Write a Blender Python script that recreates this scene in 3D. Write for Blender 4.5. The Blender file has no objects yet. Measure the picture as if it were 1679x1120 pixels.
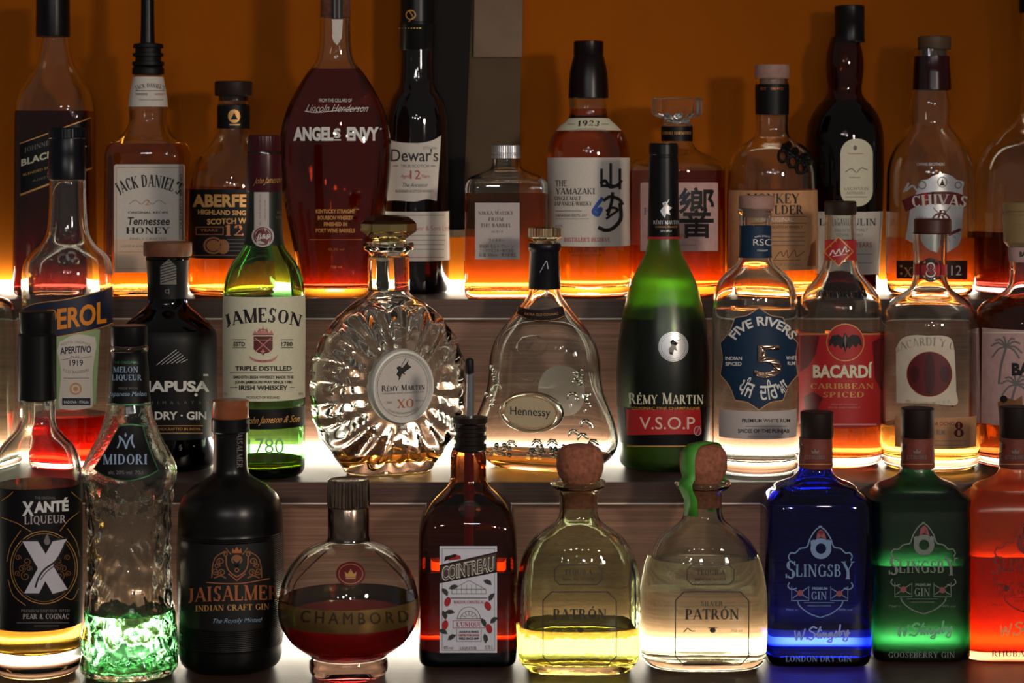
import bpy, bmesh, math, random
import numpy as np
from mathutils import Vector, Matrix
random.seed(7)
SC = bpy.context.scene
COL = SC.collection
PI = math.pi
# ---------------------------------------------------------------- camera, light, exposure
F = 3500.0            # focal length in pixels of the 1679 wide frame
CX, HY = 839.5, 258.0 # principal column and horizon row
ZC = 0.428            # lens height above the lowest shelf
cam_d = bpy.data.cameras.new('camera'); cam = bpy.data.objects.new('camera', cam_d); COL.objects.link(cam)
cam_d.sensor_width = 36; cam_d.lens = 36 * F / 1679
cam_d.shift_y = -(559.5 - HY) / 1679
cam.location = (0, 0, ZC); cam.rotation_euler = (PI / 2, 0, 0)
cam_d.dof.use_dof = True; cam_d.dof.focus_distance = 1.87; cam_d.dof.aperture_fstop = 10
cam_d.clip_start = 0.01
SC.camera = cam
w = bpy.data.worlds.new('room_gloom'); SC.world = w; w.use_nodes = True
bg = w.node_tree.nodes['Background']; bg.inputs[0].default_value = (1.0, 0.92, 0.86, 1); bg.inputs[1].default_value = 0.10

def lamp(name, loc, power, color, radius):
    d = bpy.data.lights.new(name, 'POINT'); d.energy = power; d.color = color; d.shadow_soft_size = radius
    o = bpy.data.objects.new(name, d); COL.objects.link(o); o.location = loc
    return o
key_d = bpy.data.lights.new('shaded_pendant', 'SPOT'); key = bpy.data.objects.new('shaded_pendant', key_d); COL.objects.link(key)
key_d.energy = 46; key_d.color = (1.0, 0.86, 0.70); key_d.shadow_soft_size = 0.09; key_d.spot_size = math.radians(45); key_d.spot_blend = 1.0
key.location = (0.95, 0.25, 0.72); key.rotation_euler = (Vector((-0.19, 2.1, 0.20)) - key.location).to_track_quat('-Z', 'Y').to_euler()
lamp('pendant_lamp', (-0.35, -0.9, 1.05), 13, (1.0, 0.93, 0.88), 0.06)
lamp('pendant_lamp', (0.25, -1.1, 1.0), 10, (0.92, 0.95, 1.0), 0.06)
lamp('pendant_lamp', (-0.95, -1.5, 1.25), 12, (0.95, 0.95, 1.0), 0.04)
lamp('pendant_lamp', (0.8, -1.7, 1.3), 12, (1.0, 0.93, 0.85), 0.04)
lamp('pendant_lamp', (-0.1, -2.2, 1.75), 14, (0.9, 0.94, 1.0), 0.05)
STRIP_POWER = 32.0
SC.view_settings.view_transform = 'Standard'; SC.view_settings.look = 'None'
SC.view_settings.exposure = 0.0; SC.view_settings.gamma = 1.0; SC.view_settings.use_curve_mapping = False
SC.cycles.max_bounces = 20; SC.cycles.transmission_bounces = 18; SC.cycles.glossy_bounces = 5; SC.cycles.diffuse_bounces = 3
SC.cycles.volume_bounces = 0; SC.cycles.sample_clamp_indirect = 6.0; SC.cycles.blur_glossy = 0.6
SC.cycles.use_denoising = True

# ---------------------------------------------------------------- materials
def C(r, g, b):
    f = lambda v: (v / 255) / 12.92 if v / 255 <= 0.04045 else ((v / 255 + 0.055) / 1.055) ** 2.4
    return (f(r), f(g), f(b), 1)
MATS = {}
def mat(name, color, rough=0.5, metal=0.0, spec=0.5, grain=0.06, scale=400, bump=0.0, trans=0.0, ior=1.5, coat=0.0):
    """principled surface with a slight procedural mottling"""
    if name in MATS: return MATS[name]
    m = bpy.data.materials.new(name); m.use_nodes = True; MATS[name] = m
    nt = m.node_tree; b = nt.nodes['Principled BSDF']
    b.inputs['Base Color'].default_value = color; b.inputs['Roughness'].default_value = rough
    b.inputs['Metallic'].default_value = metal; b.inputs['Specular IOR Level'].default_value = spec
    b.inputs['IOR'].default_value = ior; b.inputs['Transmission Weight'].default_value = trans
    b.inputs['Coat Weight'].default_value = coat
    if grain > 0 or bump > 0:
        tc = nt.nodes.new('ShaderNodeTexCoord'); no = nt.nodes.new('ShaderNodeTexNoise')
        no.inputs['Scale'].default_value = scale; no.inputs['Detail'].default_value = 3
        nt.links.new(tc.outputs['Object'], no.inputs['Vector'])
        if grain > 0:
            mx = nt.nodes.new('ShaderNodeMix'); mx.data_type = 'RGBA'; mx.blend_type = 'MULTIPLY'
            mx.inputs[0].default_value = 1
            mr = nt.nodes.new('ShaderNodeMapRange')
            mr.inputs[3].default_value = 1 - grain * 2; mr.inputs[4].default_value = 1 + grain
            nt.links.new(no.outputs[0], mr.inputs[0])
            mx.inputs[6].default_value = color
            nt.links.new(mr.outputs[0], mx.inputs[7]); nt.links.new(mx.outputs[2], b.inputs['Base Color'])
        if bump > 0:
            bp = nt.nodes.new('ShaderNodeBump'); bp.inputs['Strength'].default_value = bump; bp.inputs['Distance'].default_value = 0.002
            nt.links.new(no.outputs[0], bp.inputs['Height']); nt.links.new(bp.outputs[0], b.inputs['Normal'])
    return m
def glass(name, color, rough=0.0, ior=1.5, bump=0.0, scale=60):
    return mat(name, color, rough, 0, 0.5, 0.0, scale, bump, 1.0, ior)
def tinted(name, T, path=0.005, rough=0.0, ior=1.5):
    """glass whose colour comes from absorption: T is what is left of the light after `path` metres"""
    m = glass(name, (1, 1, 1, 1), rough, ior); nt = m.node_tree; v = nt.nodes.new('ShaderNodeVolumeAbsorption')
    k = [-math.log(max(t, 1e-3)) / path for t in T]; d = max(k)
    v.inputs['Color'].default_value = (1 - k[0] / d, 1 - k[1] / d, 1 - k[2] / d, 1); v.inputs['Density'].default_value = d
    nt.links.new(v.outputs[0], nt.nodes['Material Output'].inputs['Volume']); return m
def frosted(name, color, veil, share, rough):
    """sprayed glass: part of the light goes straight through, part is scattered by the coating"""
    m = glass(name, color, rough); nt = m.node_tree; t = nt.nodes.new('ShaderNodeBsdfTranslucent'); t.inputs[0].default_value = veil
    x = nt.nodes.new('ShaderNodeMixShader'); x.inputs[0].default_value = share
    nt.links.new(nt.nodes['Principled BSDF'].outputs[0], x.inputs[1]); nt.links.new(t.outputs[0], x.inputs[2])
    nt.links.new(x.outputs[0], nt.nodes['Material Output'].inputs[0]); return m
def wood(name, dark, light, axis_scale, rough=0.35, seed=0.0):
    m = bpy.data.materials.new(name); m.use_nodes = True; nt = m.node_tree; b = nt.nodes['Principled BSDF']
    tc = nt.nodes.new('ShaderNodeTexCoord'); mp = nt.nodes.new('ShaderNodeMapping')
    mp.inputs['Scale'].default_value = axis_scale; mp.inputs['Location'].default_value = (seed, seed * 1.7, 0)
    n1 = nt.nodes.new('ShaderNodeTexNoise'); n1.inputs['Scale'].default_value = 1; n1.inputs['Detail'].default_value = 8; n1.inputs['Roughness'].default_value = 0.7
    n1.inputs['Distortion'].default_value = 0.4
    cr = nt.nodes.new('ShaderNodeValToRGB'); cr.color_ramp.elements[0].position = 0.32; cr.color_ramp.elements[1].position = 0.7
    cr.color_ramp.elements[0].color = dark; cr.color_ramp.elements[1].color = light
    nt.links.new(tc.outputs['Object'], mp.inputs['Vector']); nt.links.new(mp.outputs[0], n1.inputs['Vector'])
    nt.links.new(n1.outputs[0], cr.inputs[0]); nt.links.new(cr.outputs[0], b.inputs['Base Color'])
    b.inputs['Roughness'].default_value = rough
    bp = nt.nodes.new('ShaderNodeBump'); bp.inputs['Strength'].default_value = 0.25; bp.inputs['Distance'].default_value = 0.001
    nt.links.new(n1.outputs[0], bp.inputs['Height']); nt.links.new(bp.outputs[0], b.inputs['Normal'])
    return m
def emit(name, color, power):
    m = bpy.data.materials.new(name); m.use_nodes = True; nt = m.node_tree; nt.nodes.remove(nt.nodes['Principled BSDF'])
    e = nt.nodes.new('ShaderNodeEmission'); e.inputs[0].default_value = color; e.inputs[1].default_value = power
    nt.links.new(e.outputs[0], nt.nodes['Material Output'].inputs[0]); return m

def link(name, verts, faces, mats, mi=None, parent=None, smooth=True, angle=32):
    me = bpy.data.meshes.new(name); me.from_pydata([tuple(v) for v in verts], [], faces)
    for m in (mats if isinstance(mats, (list, tuple)) else [mats]): me.materials.append(m)
    if mi is not None: me.polygons.foreach_set('material_index', mi)
    bm = bmesh.new(); bm.from_mesh(me); bmesh.ops.recalc_face_normals(bm, faces=bm.faces); bm.to_mesh(me); bm.free()
    if smooth:
        me.polygons.foreach_set('use_smooth', [True] * len(me.polygons)); me.set_sharp_from_angle(angle=math.radians(angle))
    me.update()
    o = bpy.data.objects.new(name, me); COL.objects.link(o)
    if parent: o.parent = parent
    return o
def box(name, lo, hi, m, kind=None, bevel=0.0, parent=None):
    bm = bmesh.new(); bmesh.ops.create_cube(bm, size=1)
    for v in bm.verts:
        v.co = Vector([(a + b) / 2 + c * (b - a) for a, b, c in zip(lo, hi, v.co)])
    if bevel: bmesh.ops.bevel(bm, geom=list(bm.edges), offset=bevel, segments=2, affect='EDGES', profile=0.7)
    me = bpy.data.meshes.new(name); bm.to_mesh(me); bm.free(); me.materials.append(m)
    o = bpy.data.objects.new(name, me); COL.objects.link(o)
    if kind: o['kind'] = kind
    if parent: o.parent = parent
    return o

# ---------------------------------------------------------------- flat artwork in photograph pixels
def R_(x0, y0, x1, y1, r=0):
    if r <= 0: return [[(x0, y0), (x1, y0), (x1, y1), (x0, y1)]]
    p = []
    for cx, cy, a in ((x1 - r, y0 + r, -90), (x1 - r, y1 - r, 0), (x0 + r, y1 - r, 90), (x0 + r, y0 + r, 180)):
        for k in range(7):
            t = math.radians(a + 15 * k); p.append((cx + r * math.cos(t), cy + r * math.sin(t)))
    return [p]
def E_(cx, cy, rx, ry=None, n=40):
    ry = ry or rx
    return [[(cx + rx * math.cos(2 * PI * k / n), cy + ry * math.sin(2 * PI * k / n)) for k in range(n)]]
def G_(*pts): return [list(pts)]
def O_(cx, cy, rx, ry=None, w=1.0, a0=0, a1=360, n=44):
    ry = ry or rx; out = []
    for k in range(n):
        t0 = math.radians(a0 + (a1 - a0) * k / n); t1 = math.radians(a0 + (a1 - a0) * (k + 1) / n)
        out.append([(cx + rx * math.cos(t0), cy + ry * math.sin(t0)), (cx + rx * math.cos(t1), cy + ry * math.sin(t1)),
                    (cx + (rx - w) * math.cos(t1), cy + (ry - w) * math.sin(t1)), (cx + (rx - w) * math.cos(t0), cy + (ry - w) * math.sin(t0))])
    return out
def L_(pts, w=1.0, closed=False):
    out = []; pts = list(pts) + ([pts[0]] if closed else [])
    for (x0, y0), (x1, y1) in zip(pts, pts[1:]):
        d = math.hypot(x1 - x0, y1 - y0) or 1; nx, ny = -(y1 - y0) / d * w / 2, (x1 - x0) / d * w / 2
        ex, ey = (x1 - x0) / d * w * .3, (y1 - y0) / d * w * .3
        out.append([(x0 + nx - ex, y0 + ny - ey), (x1 + nx + ex, y1 + ny + ey), (x1 - nx + ex, y1 - ny + ey), (x0 - nx - ex, y0 - ny - ey)])
    return out
def S_(pts, n=8):
    """smooth curve through points"""
    P = [np.array(p, float) for p in pts]; P = [2 * P[0] - P[1]] + P + [2 * P[-1] - P[-2]]; out = []
    for i in range(1, len(P) - 2):
        for k in range(n):
            t = k / n; a, b, c, d = P[i - 1:i + 3]
            out.append(tuple(.5 * (2 * b + (c - a) * t + (2 * a - 5 * b + 4 * c - d) * t * t + (3 * b - a - 3 * c + d) * t ** 3)))
    out.append(tuple(P[-2])); return out
def script_name(x, y, w, h, lw=2.0, slope=0):
    """a looping handwritten W. Slingsby in the box (x, y, w, h)"""
    st = [[(0, .2), (.03, .95), (.08, .3), (.12, .95), (.19, .1)], [(.215, .9), (.225, .95)], [(.40, .12), (.33, .0), (.27, .25), (.37, .6), (.31, 1.0), (.22, .85)],
          [(.36, .75), (.43, .45), (.47, .05), (.42, .5), (.43, .95), (.46, .6), (.48, .95), (.52, .55), (.54, .95), (.57, .6), (.60, .95), (.66, .6), (.62, .7), (.63, .95), (.68, .6), (.67, 1.3), (.60, 1.25), (.70, .95), (.755, .5), (.77, .9), (.74, .95), (.80, .6), (.83, .0), (.81, .9), (.86, .7), (.83, .6), (.90, .55), (.92, .92), (.97, .5), (.95, 1.3), (.88, 1.2), (1.0, .7)], [(.478, .3), (.485, .34)]]
    return [q for P in st for q in L_(S_([(x + u * w, y + v * h + slope * u * w) for u, v in P], 5), lw)]
def curl(cx, cy, r, a0=0, turns=1.4, flip=1):
    return [(cx + flip * r * (1 - .75 * k / 22) * math.cos(math.radians(a0) + turns * 2 * PI * k / 22), cy + r * (1 - .75 * k / 22) * math.sin(math.radians(a0) + turns * 2 * PI * k / 22)) for k in range(23)]
def mirror(pts, cx): return [(2 * cx - x, y) for x, y in pts]
def X_(polys, f): return [[f(x, y) for x, y in p] for p in polys]

# serif capitals: v = stem from (x0,y0) to (x1,y1), h = bar, a = arc, s = foot; T thick, t thin
T_, t_ = .18, .075
SERIF = {
 'A': (.80, 'v .07 0 .40 1 t;v .40 1 .72 0 T;h .20 .58 .32;s .07 0 .12;s .72 0 .14'),
 'B': (.70, 'v .15 0 .15 1 T;h .06 .36 .965;h .06 .38 .035;h .15 .36 .52;a .34 .755 .23 .245 -90 90;a .36 .27 .28 .27 -90 90'),
 'C': (.76, 'a .42 .5 .36 .51 45 315;v .68 .70 .68 .98 t'),
 'D': (.82, 'v .15 0 .15 1 T;h .06 .36 .965;h .06 .36 .035;a .34 .5 .40 .5 -90 90'),
 'E': (.66, 'v .15 0 .15 1 T;h .06 .58 .965;h .06 .60 .035;h .15 .44 .52;v .57 .78 .57 1 t;v .60 0 .60 .24 t;v .43 .40 .43 .63 t'),
 'F': (.62, 'v .15 0 .15 1 T;h .06 .56 .965;h .15 .44 .52;v .56 .76 .56 1 t;v .43 .40 .43 .63 t;s .15 0 .15'),
 'G': (.82, 'a .42 .5 .36 .51 45 340;v .68 .72 .68 .98 t;v .70 .04 .70 .42 T;h .55 .82 .43'),
 'H': (.86, 'v .16 0 .16 1 T;v .70 0 .70 1 T;h .16 .70 .52;s .16 0 .15;s .16 1 .15;s .70 0 .15;s .70 1 .15'),
 'I': (.40, 'v .20 0 .20 1 T;s .20 0 .16;s .20 1 .16'),
 'J': (.50, 'v .32 .15 .32 1 T;s .32 1 .16;a .16 .12 .20 .20 -120 10'),
 'K': (.80, 'v .15 0 .15 1 T;s .15 0 .15;s .15 1 .15;v .20 .42 .64 1 t;v .32 .58 .68 0 T;s .64 1 .12;s .68 0 .13'),
 'L': (.64, 'v .15 0 .15 1 T;s .15 1 .15;h .06 .58 .035;v .58 0 .58 .28 t'),
 'M': (1.0, 'v .14 0 .14 1 t;v .16 1 .50 0 T;v .50 0 .84 1 t;v .85 0 .85 1 T;s .14 0 .12;s .85 0 .15;s .10 1 .10;s .90 1 .10'),
 'N': (.86, 'v .14 0 .14 1 t;v .14 1 .72 0 T;v .72 0 .72 1 t;s .14 0 .13;s .10 1 .12;s .72 1 .13'),
 'O': (.86, 'a .43 .5 .38 .51 0 360'),
 'P': (.68, 'v .15 0 .15 1 T;h .06 .36 .965;h .15 .36 .46;a .34 .71 .27 .29 -90 90;s .15 0 .16'),
 'Q': (.86, 'a .43 .5 .38 .51 0 360;v .45 .12 .80 -.16 T'),
 'R': (.78, 'v .15 0 .15 1 T;h .06 .36 .965;h .15 .36 .49;a .34 .73 .25 .27 -90 90;v .38 .48 .68 0 T;s .15 0 .15;s .70 0 .10'),
 'S': (.62, 'a .31 .745 .22 .265 30 270;a .31 .255 .24 .265 -150 90;v .52 .74 .52 .98 t;v .08 .02 .08 .26 t'),
 'T': (.74, 'v .37 0 .37 1 T;h .04 .70 .965;s .37 0 .17;v .05 .74 .05 1 t;v .69 .74 .69 1 t'),
 'U': (.84, 'v .15 .3 .15 1 T;v .69 .3 .69 1 t;a .42 .30 .31 .31 180 360;s .15 1 .15;s .69 1 .13'),
 'V': (.80, 'v .09 1 .40 0 T;v .40 0 .72 1 t;s .09 1 .14;s .72 1 .12'),
 'W': (1.1, 'v .09 1 .34 0 T;v .34 0 .56 1 t;v .56 1 .80 0 T;v .80 0 1.02 1 t;s .09 1 .13;s .56 1 .12;s 1.02 1 .10'),
 'X': (.80, 'v .09 1 .68 0 T;v .09 0 .68 1 t;s .10 0 .12;s .68 0 .14;s .10 1 .14;s .68 1 .12'),
 'Y': (.76, 'v .08 1 .38 .45 T;v .38 .45 .68 1 t;v .38 0 .38 .47 T;s .38 0 .15;s .08 1 .14;s .68 1 .12'),
 'Z': (.70, 'h .06 .62 .965;h .06 .62 .035;v .08 0 .60 1 T;v .08 .76 .08 1 t;v .62 0 .62 .24 t'),
 '&': (.86, 'a .36 .77 .18 .23 0 360;a .34 .25 .27 .26 0 360;v .24 .66 .76 0 T'),
 '1': (.46, 'v .24 0 .24 1 T;s .24 0 .16;v .08 .82 .24 1 t'),
 '2': (.62, 'a .30 .72 .23 .28 -20 180;v .10 .03 .50 .60 t;h .06 .58 .06;v .57 0 .57 .2 t'),
 '3': (.60, 'a .28 .75 .21 .25 -90 160;a .28 .26 .25 .27 -160 90'),
 '7': (.60, 'h .06 .56 .95;v .22 0 .54 1 T;v .07 .76 .07 1 t'),
 '8': (.62, 'a .31 .75 .21 .25 0 360;a .31 .26 .26 .27 0 360'),
 '9': (.62, 'a .31 .68 .25 .33 0 360;v .36 0 .54 .60 T'),
 '0': (.62, 'a .31 .5 .26 .51 0 360'),
 '5': (.60, 'h .10 .54 .95;v .12 .5 .12 1 t;a .28 .31 .27 .33 -150 120'),
 '6': (.62, 'a .31 .32 .25 .33 0 360;v .08 .36 .40 1 T'),
 '.': (.26, 'v .13 0 .13 .14 T'), ',': (.26, 'v .10 -.12 .15 .12 T'), "'": (.22, 'v .09 .72 .12 1 T'), '-': (.40, 'h .06 .34 .42'), ' ': (.36, ''),
 'É': (.66, None), 'Ó': (.86, None), 'Í': (.40, None),
}
def serif_char(ch, wt):
    acc = {'É': 'E', 'Ó': 'O', 'Í': 'I'}.get(ch)
    if ch not in SERIF:
        P = font_polys(ch, 0, 1); m = max([p[0] for q in P for p in q] or [.4]); return m + .05, P
    adv, code = SERIF[acc or ch]; out = []; T, t = T_ * wt, t_ * (wt ** .5)
    if acc: out.append([(adv * .44, 1.08), (adv * .44 + .12, 1.08), (adv * .44 + .26, 1.28), (adv * .44 + .08, 1.28)])
    for s in code.split(';'):
        if not s: continue
        k, *a = s.split(); 
        if k == 'v':
            x0, y0, x1, y1 = map(float, a[:4]); q = (T if a[4] == 'T' else t) / 2
            out.append([(x0 - q, y0), (x0 + q, y0), (x1 + q, y1), (x1 - q, y1)])
        elif k == 'h':
            x0, x1, y = map(float, a); out.append([(x0, y - t / 2), (x1, y - t / 2), (x1, y + t / 2), (x0, y + t / 2)])
        elif k == 's':
            x, y, r = map(float, a); y0, y1 = (0, .055) if y < .5 else (.945, 1)
            out.append([(x - r, y0), (x + r, y0), (x + r, y1), (x - r, y1)])
        else:
            cx, cy, rx, ry, a0, a1 = map(float, a); n = max(6, int(abs(a1 - a0) / 14)); rr = []
            for i in range(n + 1):
                th = math.radians(a0 + (a1 - a0) * i / n); ww = t + (T - t) * abs(math.cos(th)) ** 1.5
                d = math.hypot(math.cos(th), math.sin(th))
                rr.append(((cx + rx * math.cos(th), cy + ry * math.sin(th)), (cx + max(rx - ww, .02) * math.cos(th), cy + max(ry - (t + (T - t) * .1), .02) * math.sin(th))))
            for p, q in zip(rr, rr[1:]): out.append([p[0], q[0], q[1], p[1]])
    return adv, out
_dg = None
def font_polys(s, bold, spacing):
    cu = bpy.data.curves.new('t', 'FONT'); cu.body = s; cu.size = 1; cu.resolution_u = 3; cu.offset = bold; cu.space_character = spacing
    cu.fill_mode = 'BOTH'
    o = bpy.data.objects.new('t', cu); COL.objects.link(o)
    dg = bpy.context.evaluated_depsgraph_get(); dg.update(); me = o.evaluated_get(dg).to_mesh()
    co = [(v.co.x / .73, v.co.y / .73) for v in me.vertices]; P = [[co[i] for i in p.vertices] for p in me.polygons]
    o.evaluated_get(dg).to_mesh_clear(); bpy.data.objects.remove(o); bpy.data.curves.remove(cu)
    return P
def TX(s, cx, base, h, w=None, serif=False, arc=0, slope=0, bold=0.0, spacing=1.0, shear=0, align='c', wt=1.0, bulge=0, small=0):
    """lettering: cap height h, total width w, both in photograph pixels; base is the baseline row"""
    P = []
    if serif:
        x = 0
        for i, ch in enumerate(s):
            k = 1.0
            if small and i and s[i - 1] != ' ' and ch.isalpha(): k = small
            adv, pl = serif_char(ch.upper(), wt)
            P += [[(x + px * k, py * k) for px, py in p] for p in pl]; x += adv * k + .06 * spacing
    else: P = font_polys(s, bold, spacing)
    if not P: return []
    xs = [p[0] for q in P for p in q]; x0, x1 = min(xs), max(xs)
    sx = h if w is None else w / max(x1 - x0, 1e-6)
    off = {'c': (x0 + x1) / 2, 'l': x0, 'r': x1}[align]
    def f(x, y):
        u, v = (x - off) * sx + shear * y * h, y * h
        if bulge: v *= 1 - bulge * (u / (w / 2)) ** 2
        if arc: X, Y = cx + (arc + v) * math.sin(u / arc), base + arc - (arc + v) * math.cos(u / arc)
        else: X, Y = cx + u, base - v
        return X, Y + slope * (X - cx)
    return X_(P, f)
def TV(s, x, cy, h, w, up=False, **k):
    """lettering running down (or up) the bottle"""
    P = TX(s, 0, 0, h, w, **k); sg = -1 if up else 1
    return X_(P, lambda a, b: (x - b * sg, cy + a * sg))

# ---------------------------------------------------------------- bottles
TIER = {1: ZC, 2: 0.2843, 3: 0.1349}           # lens height above each shelf
def dense(rows, step=5.0):
    """rows (py, hw[, 'c']) -> smooth polyline; 'c' marks a corner"""
    segs, cur = [], [rows[0]]
    for r in rows[1:]:
        cur.append(r)
        if len(r) > 2: segs.append(cur); cur = [r]
    if len(cur) > 1: segs.append(cur)
    out = []
    for sg in segs:
        P = [np.array(p[:2], float) for p in sg]
        if len(P) == 2:
            n = max(1, int(np.linalg.norm(P[1] - P[0]) / (step * 2.5))); pts = [P[0] + (P[1] - P[0]) * k / n for k in range(n + 1)]
        else:
            Q = [2 * P[0] - P[1]] + P + [2 * P[-1] - P[-2]]; pts = []
            for i in range(1, len(Q) - 2):
                a, b, c, d = Q[i - 1:i + 3]; L = np.linalg.norm(c - b); n = max(2, int(L / step))
                t0 = 0; t1 = t0 + max(np.linalg.norm(b - a), 1e-3) ** .5; t2 = t1 + max(L, 1e-3) ** .5; t3 = t2 + max(np.linalg.norm(d - c), 1e-3) ** .5
                for k in range(n + (i == len(Q) - 3)):
                    t = t1 + (t2 - t1) * k / n
                    A1 = (t1 - t) / (t1 - t0) * a + (t - t0) / (t1 - t0) * b; A2 = (t2 - t) / (t2 - t1) * b + (t - t1) / (t2 - t1) * c
                    A3 = (t3 - t) / (t3 - t2) * c + (t - t2) / (t3 - t2) * d
                    B1 = (t2 - t) / (t2 - t0) * A1 + (t - t0) / (t2 - t0) * A2; B2 = (t3 - t) / (t3 - t1) * A2 + (t - t1) / (t3 - t1) * A3
                    pts.append((t2 - t) / (t2 - t1) * B1 + (t - t1) / (t2 - t1) * B2)
        out += pts if not out else pts[1:]
    return np.array(out)
def spow(v, e): return np.sign(v) * np.abs(v) ** e
class Bottle:
    def __init__(s, name, label, cx, ybot, tier, prof, sec=((0, 1, 2),), rot=0, cat='bottle', seg=88, foot=None):
        s.cx, s.seg, s.rot = cx, seg, math.radians(rot)
        H = TIER[tier]; s.sec = np.array(sec, float)
        D = dense(prof); fw = foot or np.interp(ybot - 14, D[:, 0], D[:, 1])
        Yf = F * H / (ybot - HY); s.Y = Yf + fw * s.section(ybot)[0] * Yf / F
        s.s = s.Y / F; py0 = HY + H / s.s
        D[:, 0] += (py0 - ybot) * np.clip((D[:, 0] - (ybot - 70)) / 70, 0, 1)
        s.D, s.py0, s.H = D, py0, H
        s.org = np.array([(cx - CX) * s.s, s.Y, ZC - H])
        s.root = bpy.data.objects.new(name, None); COL.objects.link(s.root)
        s.root.location = s.org; s.root.rotation_euler = (0, 0, s.rot); s.root.empty_display_size = .02
        s.root['label'] = label; s.root['category'] = cat
    def section(s, py):
        py = np.asarray(py, float)
        return np.interp(py, s.sec[:, 0], s.sec[:, 1]), np.interp(py, s.sec[:, 0], s.sec[:, 2])
    def z(s, py): return (s.py0 - py) * s.s
    def ring(s, py, hw, n=None, ratio=None, flute=None):
        r, e = s.section(py); r = r if ratio is None else ratio; e = e if n is None else n
        t = np.arange(s.seg) * 2 * PI / s.seg
        c, q = spow(np.cos(t), 2 / e), spow(np.sin(t), 2 / e)
        k = 1 if not flute else 1 + flute[1] * np.cos(flute[0] * t)
        return np.stack([hw * s.s * c * k, hw * r * s.s * q * k, np.full(s.seg, s.z(py))], 1)
    def surf(s, rings, close0=True, close1=True, base=0):
        n = s.seg; V = np.concatenate(rings); Fc = []
        for i in range(len(rings) - 1):
            for j in range(n):
                k = (j + 1) % n; Fc.append((base + i * n + j, base + i * n + k, base + (i + 1) * n + k, base + (i + 1) * n + j))
        if close0: Fc.append(tuple(base + j for j in range(n)))
        if close1: Fc.append(tuple(base + (len(rings) - 1) * n + j for j in range(n))[::-1])
        return V, Fc
    def inner(s, tw, tb):
        D = s.D; d = np.gradient(D, axis=0); nrm = np.stack([d[:, 1], -d[:, 0]], 1); nrm /= np.maximum(np.linalg.norm(nrm, axis=1), 1e-6)[:, None]
        I = D + nrm * tw; lim = s.py0 - tb; keep = [(D[0, 0], max(D[0, 1] - tw, 3))]
        for p in I[1:]:
            if p[0] > keep[-1][0] + .3 and p[0] < lim - 6 and p[1] > 2: keep.append((p[0], p[1]))
        hw = keep[-1][1]; y = keep[-1][0]
        for k in (.35, .7, .9, 1.0):
            keep.append((y + (lim - y) * k, hw - 7 * k ** 3))
        keep.append((lim + .6, hw * .5)); keep.append((lim + .8, 2)); return np.array(keep)
    def glass(s, m, tw=4, tb=10, punt=4, name='glass_body', disp=None, label=None):
        outer = [s.ring(y, h) for y, h in s.D]
        last = s.D[-1]; outer += [s.ring(last[0] - punt * .6, last[1] * .82), s.ring(last[0] - punt, last[1] * .3)]
        s.I = s.inner(tw, tb); inn = [s.ring(y, h) for y, h in s.I]
        if disp: outer = disp(outer)
        V, Fc = s.surf(inn[::-1] + outer, True, True)
        s.body = link(name, V, Fc, m, parent=s.root)
        if label: s.body['label'] = label
        return s
    def solid(s, m, name='glass_body', label=None):
        outer = [s.ring(y, h) for y, h in s.D]; V, Fc = s.surf(outer)
        s.body = link(name, V, Fc, m, parent=s.root)
        if label: s.body['label'] = label
        return s
    def liquid(s, level, m, label=None, grow=.35):
        I = s.I; hw = np.interp(level, I[:, 0], I[:, 1]); rows = [(level, hw + grow)] + [(y, h + grow) for y, h in I if y > level + 1]
        rows[-1] = (rows[-1][0] + grow, rows[-1][1])
        V, Fc = s.surf([s.ring(y, h) for y, h in rows]); o = link('liquid', V, Fc, m, parent=s.root)
        if label: o['label'] = label
        return s
    def lathe(s, name, rows, m, flute=None, n=2, ratio=1, mi=None, parent=None, cx=0, label=None, angle=32, closed=True):
        """turned part: rows of (py, hw); rows with a third entry switch material"""
        rs = [s.ring(r[0], r[1], n, ratio, flute if (flute and (len(flute) < 3 or flute[2] <= r[0] <= flute[3])) else None) for r in rows]
        V, Fc = s.surf(rs, closed, closed); V[:, 0] += cx * s.s
        idx = None
        if isinstance(m, (list, tuple)):
            idx = []
            for i in range(len(rows) - 1): idx += [rows[i][2] if len(rows[i]) > 2 else 0] * s.seg
            if closed: idx += [rows[0][2] if len(rows[0]) > 2 else 0, rows[-1][2] if len(rows[-1]) > 2 else 0]
        o = link(name, V, Fc, m, idx, parent or s.root, angle=angle)
        if label: o['label'] = label
        return o
    def front(s, py):
        """row seen on the front of the bottle -> row on its axis plane"""
        q = py
        for _ in range(4):
            h = np.interp(q, s.D[:, 0], s.D[:, 1]) * s.section(q)[0]
            q = HY + (py - HY) * (s.Y - h * s.s) / s.Y
        return q
    def Fv(s, P):
        x, y, z = P[:, 0] - s.org[0], P[:, 1] - s.org[1], P[:, 2]
        c, q = math.cos(-s.rot), math.sin(-s.rot); lx, ly = x * c - y * q, x * q + y * c
        py = (ZC - z) / s.s + HY; a = np.interp(py, s.D[:, 0], s.D[:, 1]) * s.s; r, e = s.section(py)
        a = np.maximum(a, 1e-4); return np.abs(lx / a) ** e + np.abs(ly / (a * r)) ** e
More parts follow.
